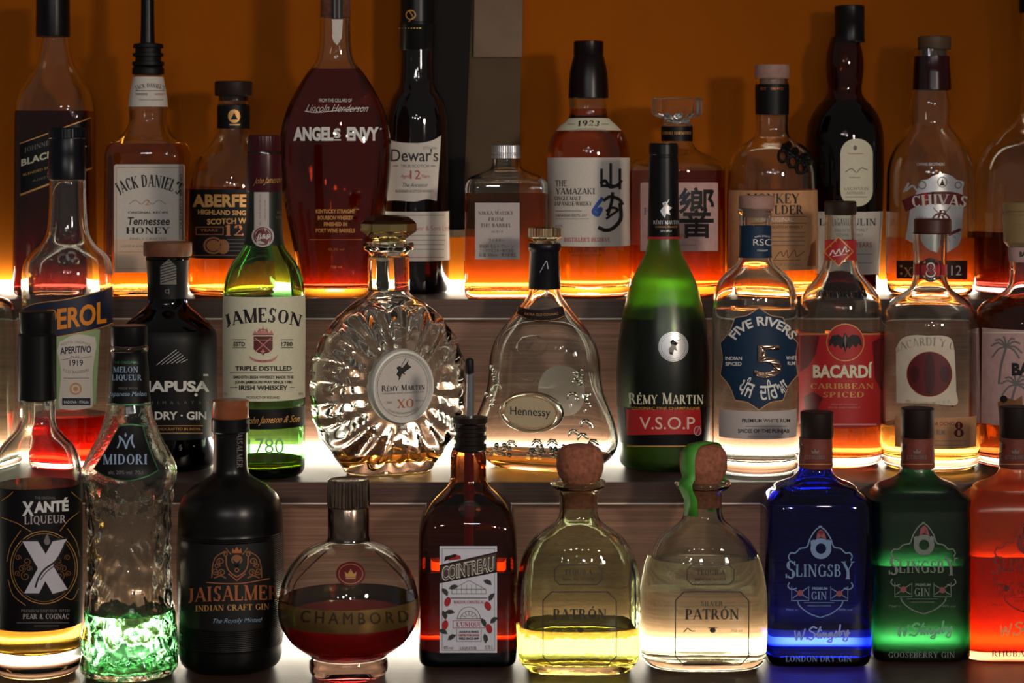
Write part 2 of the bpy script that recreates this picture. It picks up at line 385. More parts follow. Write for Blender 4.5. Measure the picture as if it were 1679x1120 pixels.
    def project(s, px, py, off):
        d = np.stack([(px - CX) / F, np.ones_like(px), -(py - HY) / F], 1); o = np.array([0, 0, ZC])
        hm = s.D[:, 1].max() * s.s * max(s.sec[:, 1].max(), 1) * 1.12
        lo = np.full(len(px), s.Y - hm); hi = np.full(len(px), s.Y); best = np.full(len(px), 1e9); bt = hi.copy(); done = np.zeros(len(px), bool)
        prev = lo.copy(); N = 40
        for k in range(N + 1):
            t = s.Y - hm + hm * k / N + 0 * px; f = s.Fv(o + d * t[:, None])
            hit = (~done) & (f <= 1); hi[hit] = t[hit]; lo[hit] = (t - hm / N)[hit]; done |= hit
            b = (~done) & (f < best); best[b] = f[b]; bt[b] = t[b]
        for _ in range(16):
            m = (lo + hi) / 2; ins = s.Fv(o + d * m[:, None]) <= 1; hi = np.where(ins, m, hi); lo = np.where(ins, lo, m)
        t = np.where(done, hi, bt); P = o + d * t[:, None]
        e = 2e-4; g = np.stack([(s.Fv(P + np.eye(3)[k] * e) - s.Fv(P - np.eye(3)[k] * e)) for k in range(3)], 1)
        g /= np.maximum(np.linalg.norm(g, axis=1), 1e-9)[:, None]; P = P + g * off
        x, y = P[:, 0] - s.org[0], P[:, 1] - s.org[1]; c, q = math.cos(-s.rot), math.sin(-s.rot)
        return np.stack([x * c - y * q, x * q + y * c, P[:, 2] - s.org[2]], 1)
    def band(s, y0, y1, ang=100, off=1.2e-4, axis=False, n=44):
        q0, q1 = (y0, y1) if axis else (s.front(y0), s.front(y1))
        ys = np.linspace(q0, q1, max(2, int((q1 - q0) / 6) + 2)); th = np.radians(np.linspace(-ang, ang, n)); V = []
        for y in ys:
            hw = np.interp(y, s.D[:, 0], s.D[:, 1]) * s.s + off; r, e = s.section(y)
            V += [(hw * spow(np.sin(t), 2 / e), -(hw * r) * spow(np.cos(t), 2 / e) - (off if r < 1 else 0), s.z(y)) for t in th]
        Fc = [(i * n + j, i * n + j + 1, (i + 1) * n + j + 1, (i + 1) * n + j) for i in range(len(ys) - 1) for j in range(n - 1)]
        return V, Fc
    def decal(s, name, layers, step=4.5, ystep=8, off0=1.2e-4, parent=None, label=None, smooth=False):
        """layers: (material, polygons) printed one over the other, or ('band', material, y0, y1[, angle])"""
        V, Fc, mi, mats = [], [], [], []; off = off0
        for ly in layers:
            m = ly[1] if ly[0] == 'band' else ly[0]
            if m not in mats: mats.append(m)
            k = mats.index(m)
            if ly[0] == 'band': v, f = s.band(ly[2], ly[3], ly[4] if len(ly) > 4 else 100, off)
            else:
                if not ly[1]: continue
                bm = bmesh.new()
                for i, p in enumerate(ly[1]):
                    try: bm.faces.new([bm.verts.new((x, y, (i % 5) * .01)) for x, y in p])
                    except ValueError: pass
                bm.normal_update(); bmesh.ops.triangulate(bm, faces=[q for q in bm.faces if len(q.verts) > 4])
                xs = [q.co.x for q in bm.verts]; ys = [q.co.y for q in bm.verts]
                st = step
                for i in range(int(math.floor(min(xs) / st)) + 1, int(math.ceil(max(xs) / st))):
                    bmesh.ops.bisect_plane(bm, geom=bm.verts[:] + bm.edges[:] + bm.faces[:], plane_co=(i * st, 0, 0), plane_no=(1, 0, 0))
                if ystep:
                    for i in range(int(math.floor(min(ys) / ystep)) + 1, int(math.ceil(max(ys) / ystep))):
                        bmesh.ops.bisect_plane(bm, geom=bm.verts[:] + bm.edges[:] + bm.faces[:], plane_co=(0, i * ystep, 0), plane_no=(0, 1, 0))
                bm.verts.index_update(); a = np.array([q.co[:] for q in bm.verts]); v = s.project(a[:, 0], a[:, 1], (off + a[:, 2] * 4e-4)[:, None])
                f = [tuple(q.index for q in g.verts) for g in bm.faces]; bm.free()
            b = len(V); V += [tuple(q) for q in v]; Fc += [tuple(b + i for i in g) for g in f]; mi += [k] * len(f)
            off += 1.8e-4 if ly[0] == 'band' else 7e-5 if off == off0 else 2.2e-5
        me = bpy.data.meshes.new(name); me.from_pydata(V, [], Fc)
        for m in mats: me.materials.append(m)
        me.polygons.foreach_set('material_index', mi); me.polygons.foreach_set('use_smooth', [True] * len(mi)); me.update()
        o = bpy.data.objects.new(name, me); COL.objects.link(o); o.parent = parent or s.root
        if label: o['label'] = label
        return o
    def at(s, px, py, off=0.0):
        return s.project(np.array([px], float), np.array([py], float), off)[0]
# ---------------------------------------------------------------- palette
CLEAR = glass('clear_glass', C(247, 250, 246)); CLEARW = glass('thick_clear_glass', C(240, 246, 236), bump=0.05, scale=25)
PATGL = glass('pale_green_glass', C(230, 238, 210), bump=0.4, scale=34)
GREEN = tinted('green_glass', (.15, .55, .12)); BLUEG = tinted('cobalt_glass', (.006, .016, .45)); AMBERG = tinted('brown_glass', (.13, .024, .004))
DGREEN = tinted('deep_green_glass', (.016, .10, .038), rough=.28); FROST = glass('frosted_green_glass', C(128, 188, 62), rough=0.32)
ORANG = frosted('orange_glass', C(255, 190, 140), C(255, 140, 80), .22, .28); SMOKE = mat('black_glass', C(9, 8, 10), 0.08, grain=0, coat=0.5)
HONEY = glass('amber_spirit', C(240, 170, 80), ior=1.36); WHISKY = glass('whisky', C(232, 150, 62), ior=1.36); DARKW = glass('dark_whisky', C(105, 30, 24), ior=1.36)
BOURB = glass('bourbon', C(150, 45, 22), ior=1.36); REDAM = glass('red_amber_spirit', C(215, 95, 30), ior=1.36); RUM = glass('dark_rum', C(130, 50, 18), ior=1.36)
APER = glass('orange_red_liqueur', C(225, 30, 10), ior=1.36); MELON = glass('melon_liqueur', C(118, 210, 142), ior=1.36); RASP = glass('raspberry_liqueur', C(175, 28, 30), ior=1.36)
PALE = glass('pale_gold_spirit', C(238, 224, 128), ior=1.36); WATER = glass('clear_spirit', C(246, 248, 244), ior=1.36); COGN = glass('cognac', C(245, 182, 84), ior=1.36)
ORLIQ = glass('orange_liqueur', C(235, 120, 30), ior=1.36); PEAR = glass('pear_liqueur', C(236, 180, 70), ior=1.36)
RHUB = glass('rhubarb_gin', C(250, 105, 45), ior=1.36, rough=0.1); SPICED = glass('spiced_rum', C(226, 105, 42), ior=1.36)
PAPER = mat('white_paper', C(214, 204, 195), 0.7); CREAM = mat('cream_paper', C(222, 216, 188), 0.7); PEACH = mat('peach_paper', C(222, 190, 165), 0.7)
PINKP = mat('pink_paper', C(205, 165, 160), 0.8, grain=.15, scale=150); TAN = mat('tan_paper', C(205, 150, 105), 0.8, grain=.15, scale=150); GREYP = mat('grey_paper', C(190, 178, 175), 0.75)
SAGE = mat('sage_print', C(150, 175, 125), 0.7); BLACKP = mat('black_paper', C(14, 12, 13), 0.45, spec=.22); NAVY = mat('navy_paper', C(22, 30, 58), 0.5); PETROL = mat('petrol_paper', C(16, 44, 72), 0.55, spec=.3)
INK = mat('black_ink', C(14, 12, 12), 0.6); GREYI = mat('grey_ink', C(120, 112, 108), 0.7); REDI = mat('red_ink', C(170, 26, 30), 0.6); DRED = mat('dark_red_print', C(96, 14, 22), 0.5)
WHITEI = mat('white_ink', C(225, 222, 218), 0.6); GOLD = mat('gold_foil', C(214, 158, 88), 0.4, 0.35); BRASS = mat('polished_gold', C(225, 195, 130), 0.12, 1.0); SILVER = mat('silver_foil', C(205, 205, 208), 0.3, 0.5)
COPPER = mat('copper_foil', C(200, 118, 72), 0.32, 0.45); ORNG = mat('orange_ink', C(235, 140, 20), 0.5); BLUEI = mat('blue_ink', C(30, 80, 165), 0.6); PINKI = mat('pink_ink', C(205, 130, 125), 0.6)
REDP = mat('red_paper', C(176, 28, 30), 0.5); GLOW = mat('pale_blue_print', C(150, 175, 205), 0.6); SEAG = mat('grey_green_print', C(112, 122, 114), 0.6)
BLACKC = mat('black_plastic', C(13, 12, 13), 0.32, spec=.25); RUBBER = mat('black_rubber', C(10, 9, 10), 0.5, spec=.25); MAROON = mat('maroon_capsule', C(62, 9, 18), 0.3, spec=.35); DBROWN = mat('dark_brown_wood', C(44, 25, 18), 0.5, spec=.25, grain=.3, scale=120)
WOODC = mat('stained_wood', C(120, 72, 44), 0.5, grain=.3, scale=150); PWOOD = mat('pale_pink_wood', C(170, 130, 118), 0.6, grain=.2, scale=150); CORK = mat('cork', C(165, 98, 72), 0.9, grain=.45, scale=240, bump=.5)
STEEL = mat('brushed_steel', C(205, 206, 212), 0.15, 1.0); ALU = mat('brushed_aluminium', C(200, 200, 202), 0.35, 0.9); RIBBON = mat('green_ribbon', C(70, 150, 45), 0.5); REDTUBE = mat('red_plastic', C(215, 40, 16), 0.4)
BRZ = mat('bronze_foil', C(158, 104, 66), 0.35, 0.4); ORLAB = mat('orange_brown_paper', C(120, 50, 36), 0.6, grain=.3, scale=200); GUNM = mat('gunmetal', C(40, 40, 42), 0.35, 0.9)

# ---------------------------------------------------------------- the setting
WOOD_TOP = wood('walnut_laminate_top', C(46, 30, 23), C(78, 54, 42), (6, 260, 40), .42, 3)
WOOD_FACE = wood('walnut_laminate_face', C(92, 63, 50), C(146, 106, 86), (5, 40, 420), .42, 8)
WOOD_EDGE = wood('walnut_laminate_edge', C(64, 42, 33), C(108, 76, 60), (5, 40, 420), .42, 2)
ORANGE = mat('orange_painted_plaster', C(156, 80, 2), 0.8, spec=.1, grain=.12, scale=9, bump=.05)
XW = 1.0
wall = box('wall_back', (-XW, 2.19, -0.1), (XW, 2.23, 1.1), ORANGE, 'structure')
shelf = bpy.data.objects.new('stepped_shelf', None); COL.objects.link(shelf); shelf.location = (0, 1.9, 0)
shelf['label'] = 'three-tier brown wood-grain bar shelf that all the bottles stand on'; shelf['category'] = 'shelf'
z2, z3 = ZC - TIER[2], ZC - TIER[3]
def sb(name, lo, hi, m, bevel=.0006):
    o = box(name, lo, hi, m, None, bevel, shelf); o.matrix_parent_inverse = Matrix.Translation((0, -1.9, 0)); return o
sb('shelf_board', (-XW, 1.55, -.0187), (XW, 1.90, 0), WOOD_TOP)
sb('shelf_board', (-XW, 1.87, z2 - .0187), (XW, 2.066, z2), WOOD_TOP)
sb('shelf_board', (-XW, 2.035, z3 - .0187), (XW, 2.189, z3), WOOD_TOP)
sb('riser_panel', (-XW, 1.887, .0), (XW, 1.90, z2 - .0187), WOOD_FACE)
sb('riser_panel', (-XW, 2.05, z2), (XW, 2.066, z3 - .0187), WOOD_FACE)
FACE = mat('edge_band', C(66, 48, 42), .4, grain=.2, scale=60)
LIGHT_LINE = mat('painted_edge_light', C(244, 232, 224), .3)  # near-white colour stands in for light along the lower shelf edge
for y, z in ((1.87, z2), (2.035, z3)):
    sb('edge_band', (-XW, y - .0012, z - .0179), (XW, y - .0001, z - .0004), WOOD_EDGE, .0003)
    sb('edge_light_line', (-XW, y - .0016, z - .0192), (XW, y + .004, z - .0180), LIGHT_LINE, .0002)  # thin strip added to paint the bright line of light under the board
STRIP = emit('warm_white_light', (1.0, .93, .74, 1), STRIP_POWER)
for (y, z, nm) in ((1.887, 0, 'glowing warm white light strip at the back of the lowest shelf step'), (2.05, z2, 'glowing warm white light strip at the back of the middle shelf step'), (2.19, z3, 'glowing warm white light strip along the foot of the orange wall')):
    o = box('led_strip', (-XW, y - .010, z + .0003), (XW, y - .0005, z + .009), STRIP); o['label'] = nm; o['category'] = 'light strip'; o['group'] = 'light strips of the stepped shelf'
# framed panel hung on the wall
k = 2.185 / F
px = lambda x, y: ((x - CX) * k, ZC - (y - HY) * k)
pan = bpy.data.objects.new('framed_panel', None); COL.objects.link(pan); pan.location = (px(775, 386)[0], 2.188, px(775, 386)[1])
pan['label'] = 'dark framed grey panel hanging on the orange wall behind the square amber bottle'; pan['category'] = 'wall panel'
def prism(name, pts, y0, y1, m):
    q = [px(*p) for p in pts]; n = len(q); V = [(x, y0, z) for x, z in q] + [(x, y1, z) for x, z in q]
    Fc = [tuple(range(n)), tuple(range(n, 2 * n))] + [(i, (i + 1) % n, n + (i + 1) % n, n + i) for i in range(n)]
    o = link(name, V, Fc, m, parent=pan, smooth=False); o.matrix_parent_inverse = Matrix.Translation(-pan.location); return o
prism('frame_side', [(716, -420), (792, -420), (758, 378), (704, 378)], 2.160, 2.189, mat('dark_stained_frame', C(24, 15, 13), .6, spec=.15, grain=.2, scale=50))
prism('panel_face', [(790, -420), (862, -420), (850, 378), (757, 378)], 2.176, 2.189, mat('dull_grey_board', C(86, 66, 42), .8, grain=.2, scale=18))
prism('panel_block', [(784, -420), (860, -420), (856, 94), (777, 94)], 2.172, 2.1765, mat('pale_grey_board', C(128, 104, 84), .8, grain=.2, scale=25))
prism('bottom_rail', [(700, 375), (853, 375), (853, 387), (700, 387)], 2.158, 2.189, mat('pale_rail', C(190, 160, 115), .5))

# ---------------------------------------------------------------- top step
def straight(cap_y, hw): return [(cap_y, hw)]
B = Bottle('whisky_bottle', 'tall square whisky bottle with slanted black label, at the left end of the top step', 91, 486, 3,
    [(52, 21), (70, 22), (105, 30), (130, 44), (148, 54), (172, 59), (190, 60), (330, 61), (478, 61), (484, 58), (486, 54)], [(60, 1, 2), (150, .97, 3.2), (190, .97, 5)])
B.glass(CLEAR).liquid(182, DARKW)
B.lathe('cap', [(-3, 24), (-1, 27), (0, 27), (57, 27.5), (60, 27)], BLACKC, cx=-4)
B.decal('front_label', [(BLACKP, G_((33, 236), (148, 194), (150, 276), (34, 320))), (GOLD, L_([(33, 235), (148, 193)], 1.6)), (GOLD, L_([(34, 319), (150, 275)], 3)),
    (GREYI, TX('JOHNNIE WALKER', 86, 236, 8, 92, True, slope=-.30)), (CREAM, TX('BLACK LABEL', 88, 256, 11, 106, slope=-.30, bold=.03)), (GOLD, TX('BLENDED SCOTCH WHISKY', 86, 274, 4, 96, slope=-.3)), (GREYI, TX('AGED 12 YEARS', 88, 288, 4, 70, slope=-.3))])

B = Bottle('honey_whisky_bottle', 'square honey whisky bottle with white arched-lettering label and black pourer', 243, 487, 3,
    [(118, 22), (124, 24), (150, 29), (176, 32), (195, 31), (208, 33), (222, 42), (232, 56), (241, 62), (254, 64.5), (262, 64), (478, 64), (485, 61), (487, 56)], [(200, 1, 2), (240, .95, 5.5), (260, .95, 7)])
B.glass(CLEAR).liquid(236, HONEY)
p = B.lathe('pour_spout', [(70, 12), (72, 24), (78, 25), (79, 21), (86, 21), (87, 25), (92, 25), (93, 21), (100, 21), (101, 26), (107, 26), (108, 23), (112, 26), (121, 26), (122, 22)], RUBBER)
B.lathe('spout_tube', [(-60, 10), (40, 11), (72, 12)], BLACKC, parent=p, cx=-1)
B.decal('neck_label', [('band', PAPER, 125, 174, 100), (INK, TX("JACK DANIEL'S", 246, 143, 7, 46, True, arc=60)), (INK, R_(222, 148, 270, 149)), (INK, TX('TENNESSEE', 232, 156, 4, 20)), (REDI, TX('HONEY', 262, 156, 4, 16)), (GREYI, R_(228, 163, 268, 164))])
B.decal('front_label', [(PAPER, R_(187, 269, 303, 398, 4)), (PEACH, R_(187, 392, 303, 446, 3)), (TAN, L_([(191, 274), (299, 274), (299, 440), (191, 440)], 1, True)),
    (INK, TX("JACK DANIEL'S", 244, 306, 20, 100, True, arc=95, wt=1.3)), (GREYI, L_(S_([(212, 334), (222, 328), (232, 334), (240, 328), (250, 334), (260, 328), (272, 334)]), 1)), (TAN, TX('2', 242, 336, 10, 8)),
    (INK, TX('ORIGINAL RECIPE', 243, 350, 4, 66, bold=.02)), (INK, TX('Tennessee', 243, 368, 13, 70, shear=.15, bold=.02)), (INK, TX('HONEY', 243, 383, 11, 72, True, wt=1.2)), (GREYI, TX('FINELY CRAFTED', 243, 393, 4, 60)), (GREYI, TX('LIQUEUR BLENDED WITH WHISKEY', 243, 405, 4, 88)), (TAN, R_(194, 412, 296, 413)),
    (INK, TV('OLD NO 7 BRAND', 298, 330, 4, 90, True))])

B = Bottle('single_malt_bottle', 'stubby round whisky bottle with black gold-lettered label beside the honey whisky', 383, 487, 3,
    [(156, 24), (168, 24), (171, 26), (212, 27), (222, 29), (236, 38), (255, 55), (275, 66), (300, 71), (330, 72), (476, 72), (484, 69), (487, 62)])
B.glass(CLEAR).liquid(305, WHISKY)
B.lathe('stopper', [(133, 29), (134.5, 31), (155, 31), (157, 30), (157.5, 22), (165, 22)], DBROWN)
B.decal('neck_label', [('band', BLACKP, 172, 210, 175), (GOLD, E_(384, 190, 10, 11)), (BLACKP, G_((378, 196), (384, 184), (390, 196))), (GOLD, R_(376, 203, 394, 205))])
B.decal('front_label', [('band', BLACKP, 310, 424, 95), (GOLD, TX('ABERFELDY', 386, 338, 20, 140, bold=.04)), (GOLD, TX('HIGHLAND SINGLE MALT', 384, 352, 8, 118, bold=.03, slope=.02)), (GOLD, TX('SCOTCH WHISKY', 388, 366, 9, 96, bold=.03, slope=-.03)),
    (COPPER, TX('YEARS', 343, 379, 4, 28)), (COPPER, L_([(322, 372), (366, 372), (366, 384), (322, 384)], 1, True)), (COPPER, TX('12', 384, 386, 18, 30, True)), (BRZ, E_(350, 402, 16, 14)), (DBROWN, O_(350, 402, 13, 11, 2)), (BRZ, E_(366, 404, 10, 12)),
    (GREYI, R_(372, 392, 412, 393)), (GREYI, R_(372, 398, 418, 399)), (GREYI, R_(372, 404, 410, 405)), (GREYI, R_(372, 410, 416, 411)), (BRZ, R_(318, 418, 440, 419))])

B = Bottle('bourbon_bottle', 'large leaf-shaped clear bottle of deep red bourbon with white lettering', 550, 489, 3,
    [(-60, 25), (30, 25), (80, 27), (100, 32), (120, 47), (150, 66), (185, 82), (220, 90), (250, 91.5), (300, 88), (350, 80), (400, 70), (440, 63), (470, 60), (484, 58), (489, 54)], [(60, 1, 2), (130, .58, 2.3), (480, .62, 2.4)])
B.glass(CLEAR, tw=5, tb=16).liquid(113, BOURB)
B.lathe('stopper', [(-90, 27), (-60, 27), (-60, 20), (28, 20)], CORK)
B.decal('tax_strip', [(BLACKP, R_(544, -20, 562, 31)), (PAPER, G_((544, 31), (562, 31), (560, 62), (553, 74), (546, 66))), (GREYI, R_(548, -18, 550, 30)), (GREYI, R_(555, -18, 557, 30))])
B.decal('printed_lettering', [(WHITEI, TX('FROM THE CELLARS OF', 550, 167, 6, 54)), (WHITEI, TX('Lincoln Henderson', 551, 183, 13, 100, shear=.45, bold=-.01)), (WHITEI, L_(S_([(500, 182), (520, 184), (560, 180), (604, 176)]), 1)),
    (WHITEI, TX('ANGEL', 514, 229, 21, 66, bold=.05)), (WHITEI, TX('S', 553, 225, 15, 11, bold=.05)), (WHITEI, R_(548, 228, 559, 230)), (WHITEI, TX('ENVY', 595, 229, 21, 52, bold=.05)), (WHITEI, E_(624, 211, 1.5)),
    (GOLD, TX('KENTUCKY STRAIGHT', 550, 349, 6.5, 64, bold=.03)), (GOLD, TX('BOURBON WHISKEY', 550, 359.5, 6.5, 58, bold=.03)), (GOLD, TX('FINISHED IN', 550, 370, 6.5, 38, bold=.03)), (GOLD, TX('PORT WINE BARRELS', 550, 380.5, 6.5, 64, bold=.03)), (GOLD, R_(508, 392, 594, 393)), (GOLD, TX('43.3% vol', 551, 410, 4, 26)), (GOLD, TX('700 ml', 551, 439, 4, 18))])

B = Bottle('blended_scotch_bottle', 'black-glass scotch bottle with white shield label behind the leaf-shaped bourbon', 684, 482, 3,
    [(-60, 26), (-40, 26), (90, 27), (120, 28), (142, 31), (160, 42), (185, 50), (215, 52), (330, 52), (470, 52), (478, 50), (482, 46)])
B.solid(mat('nearly_black_glass', C(16, 10, 12), .06, grain=0, coat=.4))
B.lathe('capsule', [(-90, 27), (-60, 27.5), (36, 27.5), (38, 29), (42, 29), (44, 28), (80, 28.5), (82, 27.4)], BLACKC)
B.decal('capsule_print', [(GOLD, O_(674, 24, 8, 8, 1.5)), (GOLD, L_([(672, 18), (678, 28), (670, 36)], 1.5)), (GOLD, R_(655, 45, 690, 46.5))], off0=9e-4)
B.decal('shield_label', [(PAPER, G_(*(S_([(632, 224), (650, 232), (684, 234), (708, 230), (724, 221)]) + S_([(723, 222), (720, 270), (716, 329)]) + S_([(716, 329), (700, 326), (680, 330), (650, 328), (634, 329)])))),
    (INK, TX('Dewar', 674, 264, 21, 66, bold=.01, wt=1)), (INK, TX("'s", 712, 264, 21, 13)), (GREYI, TX('ESTD 1846', 705, 244, 4, 22)), (INK, TX('TRUE SCOTCH', 680, 274, 5, 46)), (INK, R_(645, 271, 653, 272)), (INK, R_(706, 271, 714, 272)),
    (REDI, TX('12', 681, 293, 15, 17)), (REDI, TX('Aged', 664, 291, 6, 14, shear=.2)), (REDI, TX('Years', 697, 291, 6, 14, shear=.2)), (INK, TX('The Ancestor', 680, 306, 7, 42, shear=.3)), (INK, TX('BLENDED SCOTCH WHISKY', 680, 315, 4.5, 62))])
B.decal('lower_label', [('band', PAPER, 347, 428, 88), (REDI, TX('John Dewar & Sons Ltd', 694, 378, 9, 84, bold=-.01)), (GREYI, R_(650, 385, 730, 386)), (GREYI, R_(650, 393, 730, 394)), (GREYI, R_(650, 400, 728, 401)), (GREYI, R_(650, 408, 728, 409)), (REDI, R_(650, 421, 728, 422)), (GREYI, R_(650, 352, 728, 353))])

B = Bottle('square_whisky_bottle', 'small square amber whisky bottle with plain pale label and silver screw cap', 830, 490, 3,
    [(256, 22), (262, 23), (272, 24), (277, 28), (282, 40), (287, 54), (293, 63), (302, 67), (312, 68), (320, 67), (482, 67), (488, 64), (490, 60)], [(265, 1, 2), (282, .95, 4), (300, .92, 9)])
B.glass(CLEAR, tw=5, tb=13).liquid(315, WHISKY)
B.lathe('screw_cap', [(237, 21), (238.5, 23), (250, 23.4), (251, 22.6), (253, 22.6), (254, 23.6), (259, 23.6)], ALU, flute=(44, .012))
B.decal('front_label', [(GREYP, R_(779, 332, 852, 425)), (INK, TX('NIKKA WHISKY', 813, 352, 6, 58, True, spacing=2)), (INK, TX('FROM', 813, 362, 6, 24, True, spacing=2)), (INK, TX('THE BARREL', 813, 372, 6, 50, True, spacing=2)), (INK, TX('alc.51.4', 815, 381, 4, 18)),
    (INK, TX('ウイスキー', 814, 396, 5, 26)), (INK, TX('原材料 モルト グレーン', 814, 406, 5, 56)), (INK, TX('ニッカウヰスキー株式会社', 814, 413, 5, 56)), (INK, TX('容量 500ml', 800, 420, 5, 30)), (INK, TX('東京都港区', 834, 420, 5, 24))])

B = Bottle('japanese_whisky_bottle', 'round amber whisky bottle with broad white label and large brush-written characters', 965, 488, 3,
    [(88, 23), (94, 24), (115, 29), (135, 31), (160, 32), (186, 31), (194, 34), (203, 44), (215, 56), (228, 63), (248, 67), (300, 67), (476, 67), (484, 65), (488, 58)])
B.glass(CLEAR, tb=16, punt=10).liquid(178, WHISKY)
B.lathe('capsule', [(67, 23), (68, 24.5), (90, 24.5), (91, 24), (94, 25.5), (115, 30.4), (135, 32.2), (160, 33), (161, 32)], mat('black_brown_capsule', C(20, 9, 8), .3, spec=.25))
B.decal('neck_label', [('band', CREAM, 193, 213, 75), (INK, TX('1923', 964, 206, 9, 34, True, shear=.2, arc=120)), (GREYI, TX('THE HOUSE OF SUNTORY WHISKY', 965, 213, 3.5, 62, arc=110)), (GREYI, R_(930, 203, 942, 204)), (GREYI, R_(986, 203, 998, 204))])
brush = [(INK, TX('山', 1001, 306, 34, 34, bold=.012)), (INK, L_(S_([(985, 300), (992, 296), (1000, 306), (1012, 303), (1018, 296)]), 5)), (BLUEI, L_(S_([(987, 325), (978, 337), (973, 347), (980, 352), (985, 342), (978, 345)]), 6)),
    (INK, L_(S_([(990, 328), (1000, 322), (1014, 326), (1020, 334)]), 5)), (INK, L_(S_([(1004, 316), (1002, 332), (996, 352)]), 5)), (INK, L_(S_([(994, 345), (1004, 340), (1012, 344), (1002, 352), (994, 358)]), 4)), (INK, L_(S_([(1016, 334), (1017, 358), (1004, 374), (992, 377), (982, 373)]), 6))]
B.decal('front_label', [('band', PAPER, 258, 404, 98), (INK, TX('THE', 920, 305, 10, 18, True)), (INK, TX('YAMAZAKI', 943, 318, 10, 64, True)), (INK, TX('SINGLE MALT', 931, 328, 6.5, 43, True)), (INK, TX('JAPANESE WHISKY', 940, 336.5, 6.5, 61, True)),
    (GREYI, R_(911, 345, 954, 346)), (INK, TX('YAMAZAKI DISTILLERY', 937, 355, 4.5, 52)), (GREYI, R_(911, 358, 966, 359)), (GREYI, TX('43%', 917, 372, 4.5, 12)), (REDI, TX("DISTILLER'S RESERVE", 963, 396, 7, 74, True))] + brush)
B.decal('lower_print', [(INK, TX('山崎蒸溜所', 963, 413, 7, 60)), (INK, TX('SINGLE MALT WHISKY', 963, 420, 4, 52))])

B = Bottle('faceted_whisky_bottle', 'faceted red-amber whisky decanter with chunky glass stopper and torn-edge pink label', 1110, 487, 3,
    [(196, 22), (202, 22), (206, 25), (234, 26), (245, 34), (254, 52), (262, 68), (270, 77), (278, 79), (300, 79), (470, 79), (482, 77), (487, 70)], seg=24)
B.glass(CLEAR, tb=16).liquid(279, REDAM)
B.seg = 88
B.lathe('stopper', [(160, 37), (161.5, 40), (186, 40), (190, 36), (196, 22), (206, 20)], CLEAR, flute=(12, .04, 160, 188))
B.decal('neck_label', [(BLACKP, R_(1085, 207, 1135, 231)), (GOLD, TX('HIBIKI HARMONY', 1110, 220, 5, 46, True))], off0=6e-4)
B.decal('front_label', [(PINKP, R_(1052, 299, 1175, 411, 2)), (BLUEI, L_(S_([(1112, 326), (1124, 318), (1120, 332), (1128, 328)]), 4)), (INK, TX('響', 1141, 382, 64, 56, bold=.012)), (INK, L_(S_([(1140, 358), (1141, 372), (1139, 386)]), 5)), (GREYI, TX('HIBIKI', 1078, 352, 12, 40, True)), (REDI, TX('JAPANESE HARMONY', 1100, 388, 5, 50)), (GREYI, R_(1070, 401, 1140, 402))], off0=1.6e-3)

B = Bottle('malt_whisky_bottle', 'clear round-shouldered malt whisky bottle with a three-monkey badge on its shoulder', 1266, 488, 3,
    [(128, 26), (134, 26), (136, 27), (187, 27), (215, 26.5), (224, 30), (231, 40), (240, 54), (255, 65), (275, 71), (300, 73), (474, 73), (484, 70), (488, 62)])
B.glass(CLEAR, tb=16).liquid(308, HONEY)
B.lathe('stopper', [(106, 27), (107.5, 28.5), (127, 28.5), (129, 27.5), (129, 20), (140, 20)], PWOOD)
B.decal('neck_label', [('band', BLACKP, 137, 187, 178), (COPPER, TX('EST', 1252, 147, 4.5, 9)), (COPPER, TX('1886 WGS', 1274, 147, 4.5, 20))])
badge = B.decal('monkey_badge', [(GUNM, O_(1283, 256, 9, 11, 4)), (GUNM, O_(1299, 265, 9, 11, 4)), (GUNM, O_(1312, 275, 9, 11, 4)), (GUNM, E_(1286, 243, 6)), (GUNM, E_(1302, 250, 7)), (GUNM, E_(1316, 259, 7)), (GUNM, E_(1324, 266, 6, 5)), (GUNM, E_(1292, 240, 5, 6)), (GUNM, L_(S_([(1286, 246), (1300, 254), (1314, 264), (1322, 280)]), 6))], off0=1.2e-3)
md = badge.modifiers.new('thickness', 'SOLIDIFY'); md.thickness = .0018; md.offset = 0
B.decal('front_label', [('band', TAN, 312, 443, 80), (INK, TX('MONKEY', 1268, 333, 16, 86, True, wt=1.1)), (INK, TX('SHOULDER', 1268, 351, 15, 98, True, wt=1.1)), (INK, R_(1220, 354, 1322, 355)), (WHITEI, TX('THE ORIGINAL', 1268, 363, 7, 66)), (INK, R_(1220, 365, 1322, 366)), (INK, TX('BLENDED MALT SCOTCH WHISKY', 1268, 374, 5, 96)),
    (GREYI, R_(1236, 380, 1320, 381.5)), (GREYI, R_(1240, 387, 1318, 388.5)), (GREYI, R_(1236, 394, 1320, 395.5)), (GREYI, R_(1240, 401, 1318, 402.5)), (INK, L_(S_([(1270, 424), (1280, 412), (1284, 420), (1290, 410), (1292, 422), (1302, 410), (1306, 420), (1318, 412)]), 1)), (INK, R_(1262, 426, 1312, 427)), (GREYI, TX('BATCH 27 PRODUCT OF SCOTLAND', 1266, 436, 5, 98)), (BRZ, G_((1322, 436), (1330, 400), (1337, 392), (1337, 436)))])

